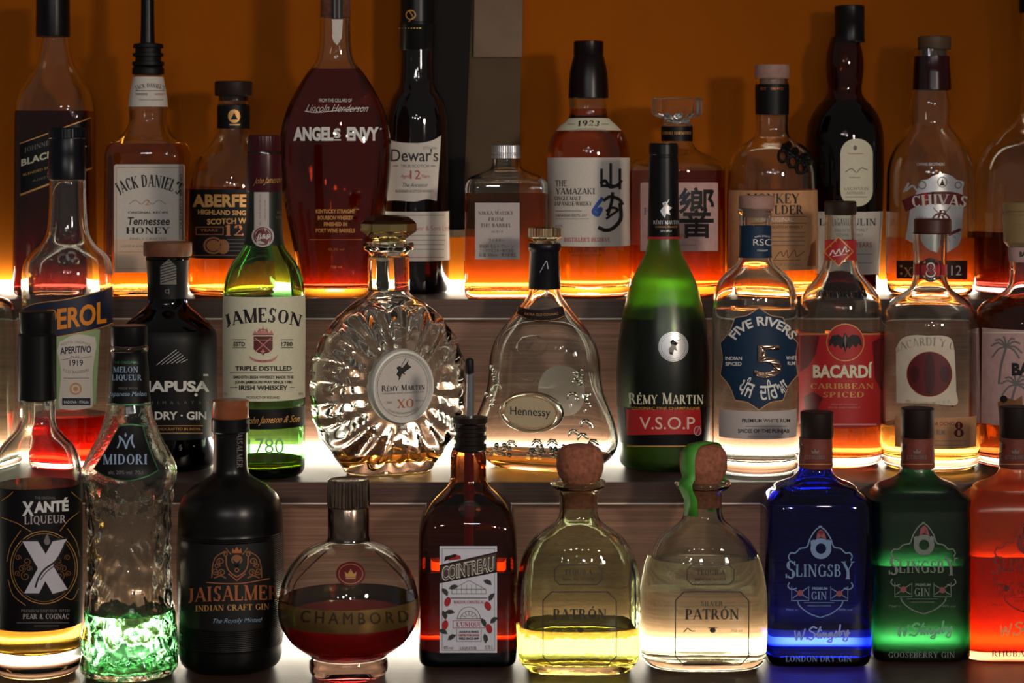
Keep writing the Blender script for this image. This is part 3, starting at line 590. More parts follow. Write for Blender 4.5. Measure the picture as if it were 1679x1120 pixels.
B = Bottle('islay_whisky_bottle', 'tall dark brown whisky bottle with bulbous neck and pale arched neck label', 1385, 482, 3,
    [(60, 22), (66, 24), (85, 29), (105, 31), (125, 30), (147, 27.5), (158, 31), (172, 43), (190, 55), (212, 62), (238, 64), (320, 63), (400, 58), (470, 54), (478, 52), (482, 47)])
B.glass(AMBERG, tb=14).liquid(165, glass('peaty_whisky', C(60, 16, 6), ior=1.36))
B.lathe('capsule', [(9, 23), (10.5, 24.5), (34, 24.5), (35, 24), (62, 24.5), (68, 25.5), (69, 24)], BLACKC, cx=8)
B.decal('arched_label', [(CREAM, R_(1378, 227, 1431, 338, 25)), (GREYI, E_(1402, 242, 3, 4)), (REDI, R_(1390, 251, 1416, 252)), (GREYI, L_(S_([(1386, 282), (1396, 276), (1404, 282), (1412, 275), (1422, 278)]), 1.5)), (GREYI, R_(1392, 290, 1410, 291)), (GREYI, TX('LAGAVULIN', 1404, 311, 4.5, 40, True)), (GREYI, TX('DISTILLERY', 1404, 318, 4, 30, True)), (GREYI, R_(1386, 322, 1422, 323))])
B.decal('lower_label', [('band', PAPER, 347, 450, 92), (INK, TX('LAGAVULIN', 1390, 369, 11, 92, True)), (GREYI, TX('SINGLE ISLAY MALT', 1390, 379, 5, 66)), (GREYI, TX('SCOTCH WHISKY', 1390, 387, 5, 50)), (REDI, TX('AGED 16 YEARS', 1396, 405, 9, 66)), (GREYI, R_(1350, 416, 1430, 417)), (GREYI, R_(1350, 430, 1430, 431))])

B = Bottle('crest_whisky_bottle', 'clear scotch bottle with silver crest label and red banner, right of the dark brown one', 1525, 486, 3,
    [(78, 25), (92, 26), (110, 27), (146, 29), (168, 33), (185, 33), (205, 33), (217, 42), (236, 55), (258, 65), (280, 69.5), (310, 70.5), (474, 70), (483, 66), (486, 60)])
B.glass(CLEAR, tb=16).liquid(388, WHISKY)
B.lathe('stopper', [(59, 25), (60.5, 27), (79, 27), (81, 26), (81, 20), (92, 20)], mat('tan_cap', C(90, 66, 46), .5), cx=7)
B.lathe('capsule', [(92, 27.5), (112, 28), (114, 29), (120, 29), (146, 30.5), (147, 29)], mat('dark_red_capsule', C(52, 8, 13), .25, spec=.3), cx=4, closed=False)
crest = S_([(1506, 305), (1510, 296), (1522, 293), (1530, 288), (1545, 284), (1560, 288), (1568, 294), (1580, 298), (1578, 310)]) + [(1580, 330), (1576, 390)] + S_([(1574, 396), (1568, 404), (1552, 414)]) + S_([(1552, 414), (1520, 408), (1485, 392)]) + [(1492, 345)]
B.decal('crest_label', [(SILVER, G_(*crest)), (GREYI, O_(1512, 303, 7, 7, 2)), (GREYI, O_(1571, 303, 6, 6, 2)), (GREYI, O_(1545, 298, 8, 9, 1.5)), (INK, G_((1541, 304), (1545, 292), (1549, 304))), (SILVER, L_(S_([(1482, 314), (1490, 300), (1486, 312), (1496, 304), (1504, 312)]), 3)),
    (DRED, G_(*(S_([(1479, 328), (1500, 319), (1530, 314), (1560, 314), (1582, 320)]) + S_([(1583, 340), (1560, 335), (1530, 334), (1505, 338), (1485, 347)])))), (REDI, G_((1512, 317), (1520, 315), (1520, 336), (1512, 338))), (PAPER, TX('CHIVAS', 1540, 336, 18, 86, True, arc=260, wt=1.15)),
    (DRED, TX('R', 1543, 362, 18, 18, True, shear=.3)), (DRED, O_(1543, 360, 15, 12, 3, 180, 360)), (GREYI, TX('1801', 1510, 358, 4, 16)), (GREYI, L_([(1530, 340), (1538, 348)], 1.5)), (GREYI, L_([(1558, 338), (1550, 348)], 1.5)), (DRED, L_([(1556, 384), (1574, 376)], 5))]
    + [(GREYI, L_([(1545 + 26 * math.cos(a), 370 + 20 * math.sin(a)), (1545 + 34 * math.cos(a), 370 + 27 * math.sin(a))], .8)) for a in np.linspace(.2, 2.9, 9)])
B.decal('lower_label', [(mat('brown_red_paper', C(56, 16, 18), .5), G_((1470, 427), (1586, 427), (1586, 458), (1470, 456))), (GOLD, TX('XX', 1496, 453, 15, 28, True)), (PAPER, TX('12', 1568, 451, 17, 17)), (GOLD, E_(1478, 436, 2)), (GOLD, E_(1478, 448, 2))])
B.decal('embossed_lettering', [(SILVER, TX('CHIVAS BROTHERS', 1526, 271, 5, 46))])

B = Bottle('broad_clear_bottle', 'broad clear bottle of dark spirit cut by the right edge on the top step', 1700, 487, 3,
    [(20, 24), (160, 25), (190, 32), (215, 58), (238, 84), (265, 98), (300, 103), (474, 103), (484, 99), (487, 90)])
B.glass(CLEAR, tb=14).liquid(378, DARKW)
B.lathe('cap', [(-60, 27), (-58, 29), (18, 29), (20, 28)], BLACKC)

# ---------------------------------------------------------------- middle step
from mathutils import noise
def dome(b, name, x, z, y, rx, rz, h, m, rim=None, parent=None, n=64, label=None):
    """oval medallion facing the front of a bottle, in the bottle's own axes (metres)"""
    prof = [(1.0, 0), (1.0, h * .55), (.985, h * .8), (.95, h * .98), (.90, h), (.86, h * .9), (.83, h * .72)] if rim else [(1.0, 0), (.99, h * .6), (.93, h * .9), (.8, h), (.4, h * 1.02)]
    V, Fc = [], []
    for k, d in prof: V += [(x + rx * k * math.cos(2 * PI * i / n), y - d, z + rz * k * math.sin(2 * PI * i / n)) for i in range(n)]
    for r in range(len(prof) - 1): Fc += [(r * n + i, r * n + (i + 1) % n, (r + 1) * n + (i + 1) % n, (r + 1) * n + i) for i in range(n)]
    L = len(prof) - 1; Fc += [tuple(L * n + i for i in range(n)), tuple(i for i in range(n))[::-1]]
    o = link(name, V, Fc, m, parent=parent or b.root)
    if label: o['label'] = label
    return o
def plaque(b, name, layers, c, x, z, y, parent=None):
    """flat print on a plane facing the front of a bottle; c is the photograph centre, drawn at (x, y, z)"""
    V, Fc, mi, mats = [], [], [], []; k = b.s / math.cos(b.rot); off = 0
    for m, P in layers:
        if m not in mats: mats.append(m)
        for p in P:
            q = len(V); V += [(x + (u - c[0]) * k, y - off, z - (v - c[1]) * b.s) for u, v in p]; Fc.append(tuple(range(q, len(V)))); mi.append(mats.index(m))
        off += 1.1e-4
    return link(name, V, Fc, mats, mi, parent or b.root, smooth=False)
def beads(b, name, spots, m, label=None):
    """small blobs of glass raised from the surface: (px, py, rx, ry) in photograph pixels"""
    bm = bmesh.new()
    for X, Y, rx, ry, *an in spots:
        c = b.at(X, Y); ret = bmesh.ops.create_icosphere(bm, subdivisions=2, radius=1)
        R = Matrix.Rotation(math.radians(an[0]) if an else 0, 3, 'Y')
        for v in ret['verts']: v.co = Vector(c) + R @ Vector((v.co.x * rx * b.s, v.co.y * min(rx, ry) * b.s * 1.1, v.co.z * ry * b.s))
    me = bpy.data.meshes.new(name); bm.to_mesh(me); bm.free(); me.materials.append(m); me.polygons.foreach_set('use_smooth', [True] * len(me.polygons))
    o = bpy.data.objects.new(name, me); COL.objects.link(o); o.parent = b.root
    if label: o['label'] = label
    return o

B = Bottle('clear_bottle', 'empty clear round bottle cut by the left edge on the middle step', -31, 766, 2,
    [(440, 14), (478, 15), (484, 20), (488, 36), (497, 50), (512, 56), (540, 58), (752, 58), (762, 55), (766, 50)])
B.glass(CLEARW, tw=6, tb=16)
B.lathe('cap', [(400, 15), (402, 17), (440, 17), (444, 16)], ALU)

B = Bottle('aperitif_bottle', 'clear bottle with slanted navy banner and green-white label, red aperitif in its bottom third', 111, 770, 2,
    [(288, 25), (294, 29), (320, 30), (360, 32), (385, 36), (400, 45), (412, 58), (425, 68), (442, 73), (470, 74), (540, 73), (660, 70), (740, 67), (762, 65), (768, 62), (770, 57)])
B.glass(CLEAR, tb=12).liquid(678, APER)
B.lathe('cap', [(209, 28), (211, 30), (226, 30), (227, 29), (252, 29.5), (253, 30), (292, 30.3), (294, 30)], mat('navy_cap', C(10, 11, 20), .3, spec=.3), flute=(50, .012, 210, 227), cx=-1)
B.decal('cap_print', [(ORNG, TX('APEROL', 96, 284, 12, 34, bold=.03, slope=-.08)), (ORNG, TX('APER', 131, 285, 12, 17, bold=.03, slope=-.08)), (SILVER, R_(82, 252, 138, 253))], off0=8e-4)
B.decal('embossed_knot', [(CLEAR, O_(104, 424, 10, 9, 4)), (CLEAR, O_(117, 421, 9, 9, 4)), (CLEAR, O_(112, 429, 9, 7, 4)), (CLEAR, O_(124, 428, 7, 6, 3))], off0=6e-4)
B.decal('front_label', [(SAGE, G_((80, 540), (164, 540), (157, 662), (93, 672))), (PAPER, G_(*(S_([(98, 560), (124, 548), (156, 552)]) + S_([(158, 566), (152, 610), (152, 664)]) + S_([(150, 668), (122, 672), (98, 670)]) + S_([(96, 660), (100, 610), (94, 575)])))),
    (NAVY, TX('APERITIVO', 124, 578, 11, 50, bold=.03, slope=-.06, arc=300)), (INK, TX('DAL', 124, 587, 4, 16)), (NAVY, TX('1919', 125, 599, 10, 22, bold=.02)), (GREYI, L_([(100, 590), (116, 587)])), (GREYI, L_([(132, 587), (150, 584)])), (GREYI, TX('RICETTA ORIGINALE', 124, 562, 4, 48, arc=60)), (GREYI, TX('F.LLI BARBIERI', 124, 612, 5, 44, arc=-60)),
    (GREYI, R_(104, 619, 146, 620)), (TAN, O_(124, 637, 10, 10, 3)), (TAN, E_(124, 637, 4)), (NAVY, R_(102, 652, 148, 664)), (PAPER, TX('PADOVA · ITALIA', 125, 661, 4.5, 40, bold=.02))])
B.decal('banner_label', [(NAVY, G_(*(S_([(39, 505), (60, 497), (110, 490), (160, 478), (184, 469)]) + S_([(184, 529), (160, 538), (110, 549), (60, 557), (40, 558)])))), (GOLD, L_(S_([(39, 505), (60, 497), (110, 490), (160, 478), (184, 469)]), 1.5)), (GOLD, L_(S_([(184, 529), (160, 538), (110, 549), (60, 557), (40, 558)]), 1.5)),
    (ORNG, TX('APEROL', 113, 536, 33, 122, bold=.03, slope=-.14, bulge=-.1))], off0=4e-4)
B.decal('embossed_lettering', [(CLEAR, TX('APEROL', 128, 730, 18, 80, slope=-.2))], off0=5e-4)

B = Bottle('dry_gin_bottle', 'black gin bottle with wooden stopper and white mountain print, left of the green bottle', 275, 776, 2,
    [(418, 34), (424, 36), (426, 35), (494, 33), (502, 35), (510, 44), (524, 62), (534, 72), (544, 78), (560, 80), (600, 80), (752, 80), (764, 78), (772, 74), (776, 68)], [(500, 1, 2), (540, .95, 2.2)])
NIGHT = glass('midnight_glass', C(14, 14, 60)); B.glass(NIGHT, tw=5, tb=20)
B.lathe('inner_coating', [(y, h - 5.5) for y, h in B.D if y < 758][2:], BLACKP)
B.lathe('stopper', [(396, 38), (398, 39.5), (416, 39.5), (419, 38.5), (421, 31), (430, 30)], WOODC)
B.decal('neck_label', [('band', BLACKP, 424, 490, 170), (GREYI, G_((263, 436), (277, 424), (289, 436), (289, 466), (263, 466))), (BLACKP, [q for i in range(8) for q in L_([(262, 432 + i * 4.6), (290, 424 + i * 4.6)], 1.4)]), (GREYI, O_(274, 477, 3.5, 3.5, 1)), (GREYI, L_([(277, 473), (277, 482)], 1))])
B.decal('front_label', [('band', BLACKP, 545, 722, 100), (WHITEI, [q for i in range(6) for q in L_([(257 + i * 8, 598 - i * .8), (289 + i * 3.6, 573 + i * 3.2)], .8)]), (WHITEI, TX('HAPUSA', 285, 641, 17, 116, bold=.04)), (WHITEI, R_(333, 613, 341, 616)), (WHITEI, E_(321, 647, 2.6)),
    (GREYI, TX('HIMALAYAN', 294, 662, 5, 96, spacing=2.6)), (WHITEI, TX('DRY · GIN', 296, 687, 13, 84, bold=.03)), (GOLD, TX('HANDCRAFTED IN INDIA', 290, 705, 4.5, 76)), (GOLD, R_(252, 697, 332, 698)), (GOLD, R_(252, 709, 332, 710))])
B.decal('printed_lettering', [(GREYI, TX('§', 296, 736, 8, 5)), (GREYI, E_(274, 732, 1.5)), (GREYI, E_(318, 731, 1.5))])

B = Bottle('green_whiskey_bottle', 'green glass whiskey bottle with cream crest label and maroon cap', 433, 788, 2,
    [(244, 26), (250, 27), (300, 28), (350, 29.5), (390, 31), (404, 34), (416, 42), (432, 53), (450, 61), (470, 65.5), (495, 67), (640, 67), (764, 67), (776, 66), (784, 62), (788, 55)])
B.glass(GREEN, tb=16).liquid(750, WHISKY)
B.lathe('capsule', [(221, 24), (223, 26), (247, 27), (250, 26), (252, 26.6), (253, 28), (312, 29.4), (314, 29)], MAROON, flute=(56, .014, 222, 248))
B.decal('capsule_print', [(GOLD, TX('John Jameson', 438, 300, 11, 42, shear=.4, slope=-.06, bold=-.01))], off0=9e-4)
B.decal('neck_label', [('band', mat('green_black_paper', C(16, 26, 16), .45), 313, 402, 175), (GREYP, R_(417, 313, 441, 378)), (GREYI, TV('ESTABLISHED SINCE 1780', 425, 344, 3.5, 50)), (GREYI, TV('IRISH WHISKEY', 433, 345, 3.5, 34)), (GREYP, E_(431, 387, 18)), (DRED, E_(431, 387, 15)), (GREYP, O_(431, 387, 13, 13, .8)), (PAPER, TX('JJ&S', 431, 391, 8, 21, shear=.2, bold=.02)), (GREYI, TX('EST', 458, 350, 4, 8)), (GREYI, TX('CO', 456, 358, 4, 8))])
shield = [(416, 551), (447, 551), (447, 572), (440, 578), (434, 579), (431.5, 583), (429, 579), (423, 578), (416, 572)]
B.decal('front_label', [('band', CREAM, 487, 658, 96), (INK, TX('JAMESON', 431.5, 528, 24, 121, True, arc=250, wt=1.25, bulge=.22)),
    (DRED, G_(*shield)), (PINKI, L_([(419, 554), (444, 576)], 1.6)), (PINKI, L_([(444, 554), (419, 576)], 1.6)), (CREAM, L_([(416, 557), (447, 557)], .8)), (PINKI, G_((431, 571), (433, 575), (436, 575), (433, 577), (431, 580), (429, 577), (426, 575), (429, 575))),
    (PINKI, G_((414, 549), (418, 541), (422, 546), (425, 537), (429, 543), (431, 533), (434, 543), (438, 537), (440, 546), (445, 541), (449, 549))), (DRED, L_([(416, 548), (447, 548)], 1)), (DRED, O_(431, 545, 9, 6, .8, 180, 360)),
    (PINKI, G_(*(S_([(408, 582), (418, 588), (431, 590), (446, 588), (456, 581)]) + S_([(452, 588), (446, 592), (431, 594), (418, 592), (412, 589)])))), (DRED, TX('SINE METU', 432, 593, 3, 28, arc=-120)),
    (INK, TX('ESTD', 393, 567, 7, 18, bold=.02)), (INK, TX('1780', 470, 567, 7, 18, bold=.02)), (INK, R_(382, 556, 404, 557)), (INK, R_(382, 569, 404, 570)), (INK, R_(460, 556, 480, 557)), (INK, R_(460, 569, 480, 570)),
    (INK, TX('TRIPLE DISTILLED', 432, 607, 7.5, 91, bold=.02)), (GREYI, R_(378, 610, 480, 611)), (INK, TX('SMOOTH IRISH WHISKEY MADE THE', 432, 620, 4.6, 97, bold=.02)), (INK, TX('JOHN JAMESON WAY SINCE 1780', 432, 628, 4.6, 92, bold=.02)), (INK, TX('IRISH WHISKEY', 432, 639, 8, 78, bold=.02)), (GREYI, R_(378, 634, 390, 635)), (GREYI, R_(474, 634, 482, 635)),
    (INK, TX('PRODUCT OF IRELAND', 431, 653, 4, 54)), (GREYI, TX('70cl', 371, 647, 4, 6)), (GREYI, TX('40%', 492, 647, 4, 8))])
B.decal('lower_label', [('band', BLACKP, 671, 704, 96), (GOLD, TX('John Jameson & Son', 446, 693, 12, 86, shear=.4, slope=-.04, bold=.01))] )
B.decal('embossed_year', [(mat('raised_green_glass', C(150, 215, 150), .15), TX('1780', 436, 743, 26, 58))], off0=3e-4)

# flat crystal decanter with pleated rim
B = Bottle('crystal_decanter', 'round pleated crystal cognac decanter with oval white medallion and faceted stopper', 637, 779, 2,
    [(396, 38), (398, 41), (406, 41), (410, 38), (413, 33), (418, 32.5), (470, 33), (480, 36), (486, 42), (494, 58), (510, 78), (532, 100), (560, 118), (598, 130), (636, 132.5), (674, 129), (706, 118), (734, 102), (756, 86), (770, 77), (776, 74), (779, 70)],
    [(470, 1, 2), (500, .62, 2.2), (540, .5, 2.4), (640, .46, 2.5), (760, .56, 2.4)], rot=24, seg=208)

zc = B.z(636); R0 = 131 * B.s
def pleat(rings):
    out = []
    for r in rings:
        r = r.copy(); dx, dz = r[:, 0], r[:, 2] - zc; rad = np.sqrt((dx / R0) ** 2 + (dz / (R0 * 1.05)) ** 2); ph = np.arctan2(dz, dx)
        wgt = np.clip((rad - .42) / .18, 0, 1) * np.clip((B.z(492) - r[:, 2]) / (14 * B.s), 0, 1) * np.clip((r[:, 2] - B.z(B.py0 - 3)) / (22 * B.s), 0, 1)
        c = np.cos(20 * ph)
        r[:, 1] *= 1 + .085 * c * wgt; r[:, 0] *= 1 + .012 * c * wgt; out.append(r)
    return out
B.glass(CLEAR, tw=7, tb=20, punt=5, disp=pleat).liquid(738, COGN)
B.seg = 10
st = B.lathe('stopper', [(352, 20), (355, 34), (361, 43), (366, 47.5, 1), (378, 47.5, 1), (391, 29, 1), (395, 28, 1), (399, 28, 1)], [mat('dark_gilt', C(90, 66, 36), .2, 1.0), BRASS], angle=12)
B.seg = 64
B.lathe('gold_collar', [(420, 33.5), (421, 34.2), (475, 34.4), (476, 33.6)], glass('smoked_glass_sleeve', C(235, 228, 210)), closed=False)
yb = float(np.interp(634, B.D[:, 0], B.D[:, 1]) * B.section(634)[0] * B.s); cm, sm = math.cos(B.rot), math.sin(B.rot); zm = B.z(B.front(634))
rx, rz = 50 * B.s / cm, 61 * B.s
md = dome(B, 'medallion', 0, zm, -yb + .008, rx, rz, .013, mat('frosted_crystal', C(226, 222, 212), .35), rim=True)
plaque(B, 'medallion_label', [(mat('pearl_paper', C(205, 195, 188), .4), E_(662, 634, 43, 52)), (GREYI, O_(662, 634, 40, 49, .8)),
    (INK, G_((656, 618), (652, 614), (655, 608), (652, 603), (657, 600), (661, 604), (668, 596), (672, 590), (670, 598), (676, 603), (670, 607), (664, 611), (667, 615), (661, 613), (658, 621), (655, 624))), (INK, L_([(658, 604), (667, 588)], .9)),
    (INK, TX('RÉMY MARTIN', 663, 640, 9.5, 68, True, small=.8)), (GREYI, TX('GRANDE FINE CHAMPAGNE', 663, 645, 2.6, 66)), (COPPER, TX('XO', 666, 668, 14, 26, True)), (GREYI, TX('70cl', 640, 660, 4, 8)), (GREYI, TX('40% alc', 689, 659, 3.4, 15)), (GREYI, TX('COGNAC FINE CHAMPAGNE FRANCE', 662, 678, 3, 52, arc=-42))],
    (662, 634), 0, zm, -yb + .008 - .0096, md)

B = Bottle('cognac_decanter', 'bell-shaped clear cognac decanter embossed with grapes and an oval cream medallion', 893, 773, 2,
    [(396, 24), (400, 25.5), (404, 25), (474, 25.5), (484, 28), (500, 39), (512, 48), (524, 59), (545, 76), (566, 87), (590, 93), (616, 95), (640, 99), (664, 108), (690, 118), (716, 123.5), (735, 122), (752, 112), (764, 98), (770, 90), (773, 84)],
    [(478, 1, 2), (520, .72, 2.2), (600, .58, 2.5), (700, .50, 2.6), (773, .5, 2.5)], rot=-23, seg=120)
B.glass(CLEAR, tw=5, tb=14, punt=4).liquid(742, COGN)
B.lathe('stopper', [(372, 23), (373.5, 27), (388, 27), (391, 23), (394, 19), (404, 18)], glass('gilt_crystal_stopper', C(250, 235, 195)), flute=(32, .03, 372, 389))
B.lathe('capsule', [(399, 26), (401, 27), (408, 27), (410, 25.8), (412, 25), (470, 26.6), (473, 26)], mat('navy_black_foil', C(16, 15, 22), .35, spec=.25))
B.decal('capsule_print', [(SILVER, L_(S_([(886, 446), (892, 434), (896, 428), (898, 440)]), 1))], off0=1.4e-3)
B.decal('collar_label', [(mat('plum_black_paper', C(30, 14, 18), .4), G_(*(S_([(852, 502), (868, 507), (888, 508), (908, 505), (922, 502)]) + S_([(927, 520), (910, 526), (888, 528), (866, 525), (848, 516)])))), (GOLD, L_(S_([(849, 515), (866, 523), (888, 526), (910, 524), (926, 518)]), 1)), (GOLD, TX('EXTRA OLD COGNAC', 888, 518, 4, 54, arc=-200))], off0=9e-4)
yb = float(np.interp(675, B.D[:, 0], B.D[:, 1]) * B.section(675)[0] * B.s)
md = dome(B, 'medallion', 0, B.z(B.front(676)), -yb + .004, 50 * B.s / cm, 33 * B.s, .0075, CLEAR, rim=True)
plaque(B, 'medallion_label', [(mat('champagne_paper', C(205, 185, 150), .4), E_(868, 675, 43, 27)), (GOLD, O_(868, 675, 42, 26, 1.2)), (INK, TX('Hennessy', 868, 680, 14, 64, bold=.0))], (868, 675), 0, B.z(B.front(676)), -yb + .004 - .0057, md)
rr = random.Random(3)
def bunch(cx, cy, w, h, n, r=3.6):
    c = []
    for _ in range(n): c.append((cx + rr.uniform(-w, w), cy + rr.uniform(-h, h), r * rr.uniform(.8, 1.15), r * rr.uniform(.8, 1.15)))
    beads(B, 'embossed_grape_bunch', c, CLEAR)
bunch(822, 737, 18, 9, 26); bunch(880, 742, 14, 10, 22); bunch(915, 741, 14, 10, 22); bunch(955, 738, 20, 12, 26); bunch(946, 618, 9, 13, 16, 3.2); bunch(962, 660, 6, 18, 12, 3); bunch(808, 612, 4, 14, 8, 3); bunch(804, 650, 8, 16, 10, 3)
for X, Y, a, b_ in ((838, 724, 14, 5), (880, 722, 13, 5), (905, 722, 15, 5), (955, 712, 20, 6), (972, 722, 14, 6), (940, 706, 12, 5), (938, 645, 8, 10), (815, 632, 5, 9), (960, 690, 12, 5)):
    beads(B, 'embossed_vine_leaf', [(X + (k - 1) * 5, Y + abs(k - 1) * 3, 7.5, 2.6, an) for k, an in enumerate((-60, -10, 40))], CLEAR)
B.decal('embossed_seal', [(CLEAR, O_(872, 567, 26, 18, 3)), (CLEAR, TX('XO', 872, 574, 15, 30, True))], off0=6e-4)
yk = float(np.interp(645, B.D[:, 0], B.D[:, 1]) * B.section(645)[0] * B.s)
plaque(B, 'back_label', [(mat('thin_backed_paper', C(225, 220, 214), .9, trans=.55), G_(*[(898 + 36 * math.cos(t) + (8 if math.cos(t) > 0 else 0), 645 + 42 * math.sin(t)) for t in np.linspace(0, 2 * PI, 40)[:-1]]))], (893, 645), 0, B.z(645), yk + .0006)

B = Bottle('frosted_cognac_bottle', 'frosted dark green cognac bottle with silver seal and red stripe label', 1088, 775, 2,
    [(234, 22), (380, 24.5), (396, 26), (416, 31), (440, 43), (462, 53), (490, 61), (530, 70), (570, 75), (610, 77), (660, 76.5), (720, 75), (756, 73), (768, 70), (775, 62)])
B.glass(FROST, tw=4, tb=7, punt=4).liquid(520, glass('deep_cognac', C(34, 22, 8), ior=1.36))
B.lathe('capsule', [(235, 22), (237, 23.5), (253, 24), (254, 23), (257, 23), (258, 24), (300, 24.6), (389, 26.4), (390, 25)], BLACKC)
B.decal('capsule_print', [(REDI, R_(1064, 388, 1114, 392)), (SILVER, G_((1086, 352), (1083, 345), (1088, 338), (1086, 332), (1092, 330), (1095, 337), (1101, 340), (1096, 345), (1098, 352), (1092, 350), (1090, 357))), (SILVER, L_([(1090, 340), (1096, 326)], 1)), (SILVER, TX('RÉMY MARTIN', 1092, 367, 6, 38, True)), (GOLD, TX('COGNAC FRANCE', 1092, 373, 3, 32)), (SILVER, TX('EN 1724', 1092, 380, 3.5, 16))], off0=1.5e-3)
B.decal('silver_seal', [(SILVER, E_(1104, 568, 24.5)), (GREYI, O_(1104, 568, 23, 23, .8)), (GREYI, O_(1104, 568, 20, 20, .6)), (mat('dark_silver', C(90, 88, 86), .4, .9), G_((1098, 580), (1096, 572), (1101, 566), (1099, 560), (1103, 556), (1107, 560), (1112, 562), (1108, 567), (1110, 575), (1105, 573), (1103, 582))), (GREYI, L_([(1102, 562), (1116, 556)], 1))], off0=3e-4)
B.decal('front_label', [('band', BLACKP, 672, 732, 82), (REDP, G_((1027, 671), (1148, 671), (1150, 711), (1028, 713))), (GOLD, R_(1028, 730, 1150, 732)), (CREAM, TX('RÉMY MARTIN', 1092, 662, 18, 122, True, small=.82, wt=1.1)), (GOLD, TX('COGNAC FINE CHAMPAGNE', 1092, 671, 4.5, 110, bold=.02)), (mat('blush_ink', C(226, 196, 180), .5), TX('V.S.O.P', 1094, 703, 21, 90, bold=.005)), (SILVER, O_(1143, 706, 6, 8, 1.5)), (SILVER, L_([(1140, 712), (1147, 698)], 1.2))], off0=2e-4)

B = Bottle('white_rum_bottle', 'clear white rum bottle with scalloped blue label and raised metallic numeral', 1238.5, 782, 2,
    [(340, 27), (346, 29), (350, 27.5), (424, 27.5), (432, 31), (440, 40), (450, 52), (462, 61), (480, 67), (505, 70), (530, 70.5), (760, 70), (774, 68), (782, 62)])
B.glass(CLEAR, tw=5, tb=22, punt=5).liquid(505, WATER)
B.lathe('stopper', [(320, 27), (322, 29), (340, 29), (342, 28), (342, 22), (356, 22)], PWOOD, cx=2)
B.decal('neck_label', [('band', PETROL, 370, 423, 178), (WHITEI, TX('RSC', 1250, 402, 11, 30)), (WHITEI, TX('RARE SPIRITS', 1250, 388, 3, 24, arc=40)), (WHITEI, TX('COMPANY', 1250, 412, 3, 18, arc=-40))])
n = 10; sc = []
for k in range(n):
    a = -PI / 2 + k * 2 * PI / n
    for j in range(8):
        t = a + j / 8 * 2 * PI / n; r = 1 - .10 * math.sin(j / 8 * PI); sc.append((1244.5 + 66 * r * math.cos(t), 588 + 83 * r * math.sin(t)))
B.decal('front_label', [(TAN, G_(*[(x + (x - 1244) * .02, y + (y - 588) * .02) for x, y in sc])), (PETROL, G_(*sc)), (WHITEI, TX('FIVE RIVERS', 1251, 533, 15, 106, arc=54, bold=.025)), (WHITEI, TX('INDIAN', 1203, 590, 6, 27, bold=.02)), (WHITEI, TX('SPICED', 1203, 599, 6, 26, bold=.02)), (WHITEI, TX('WHITE', 1297, 589, 6, 17, bold=.02)), (WHITEI, TX('RUM', 1297, 598, 6, 12, bold=.02)),
    (WHITEI, TX('ਪੰਜ  ਦਿਰਆ', 1252, 655, 26, 98, arc=-76, bold=.015))])
num = B.decal('raised_numeral', [(COPPER, TX('5', 1259, 617, 55, 44, bold=.01))], off0=9e-4); md = num.modifiers.new('thickness', 'SOLIDIFY'); md.thickness = .0022; md.offset = 0
num.data.materials[0] = mat('rose_silver', C(215, 180, 160), .2, 1.0)
B.decal('lower_label', [('band', GREYP, 674, 720, 62), (INK, TX('PREMIUM WHITE RUM', 1256, 692, 6, 78, bold=.02)), (GREYI, R_(1222, 698, 1290, 699)), (INK, TX('SPICES OF THE PUNJAB', 1252, 709, 6, 84, bold=.02)), (GREYI, TX('PRODUCT OF INDIA', 1252, 717, 3, 50))])

B = Bottle('spiced_rum_bottle', 'amber spiced rum bottle with red bat-emblem label, right of the blue-labelled bottle', 1378, 768, 2,
    [(350, 25), (356, 25), (384, 25.5), (428, 27), (444, 32), (460, 44), (474, 56), (488, 64), (505, 67.5), (530, 68), (750, 67), (762, 65), (768, 60)])
B.glass(CLEAR, tb=16).liquid(546, SPICED)
B.lathe('cap', [(329, 24), (331, 26), (350, 26), (352, 25)], DBROWN)
B.decal('neck_label', [('band', REDP, 394, 427, 175), (GOLD, G_((1375, 387), (1400, 412), (1375, 437), (1350, 412))), (REDP, G_((1375, 389.5), (1397.5, 412), (1375, 434.5), (1352.5, 412))), (WHITEI, L_(S_([(1361, 418), (1366, 410), (1370, 416), (1376, 408), (1379, 416), (1386, 404), (1388, 412), (1392, 410)]), 2)), (WHITEI, L_([(1366, 420), (1388, 416)], 1))])
bat = [(1386, 545), (1389, 549), (1390, 553), (1397, 548), (1408, 550), (1412, 558), (1413, 568), (1407, 563), (1403, 570), (1398, 564), (1393, 572), (1389, 568), (1386, 578)]
batp = bat + mirror(bat[::-1], 1386)
B.decal('front_label', [('band', REDP, 547, 702, 92), (GOLD, R_(1312, 546, 1444, 548.5)), (DRED, G_((1312, 550), (1344, 550), (1338, 580), (1326, 600), (1312, 610))), (DRED, G_((1430, 560), (1444, 552), (1444, 640), (1434, 620))), (GOLD, E_(1386, 561, 31)), (REDP, E_(1386, 561, 29.5)), (INK, G_(*batp)), (GREYI, G_((1384, 556), (1386, 546), (1388, 556), (1386, 574))),
    (CREAM, TX('BACARDÍ', 1382, 618, 20, 97, bold=.04)), (GOLD, TX('CARIBBEAN', 1381, 637, 9, 102, True, wt=1.1)), (GOLD, TX('SPICED', 1383, 651, 9, 66, True, wt=1.1)), (PINKI, TX('PREMIUM RUM WITH COCONUT', 1384, 664, 3, 44)), (PINKI, TX('SPICES AND VANILLA', 1384, 669, 3, 52)), (DRED, G_((1318, 650), (1334, 642), (1350, 652), (1340, 672), (1322, 670))), (DRED, E_(1334, 668, 9, 8)), (PINKI, R_(1366, 694, 1436, 697))])
B.decal('embossed_lettering', [(CLEAR, TX('PREMIUM CRAFT RUM', 1384, 489, 11, 92, True, arc=-260))], off0=5e-4)

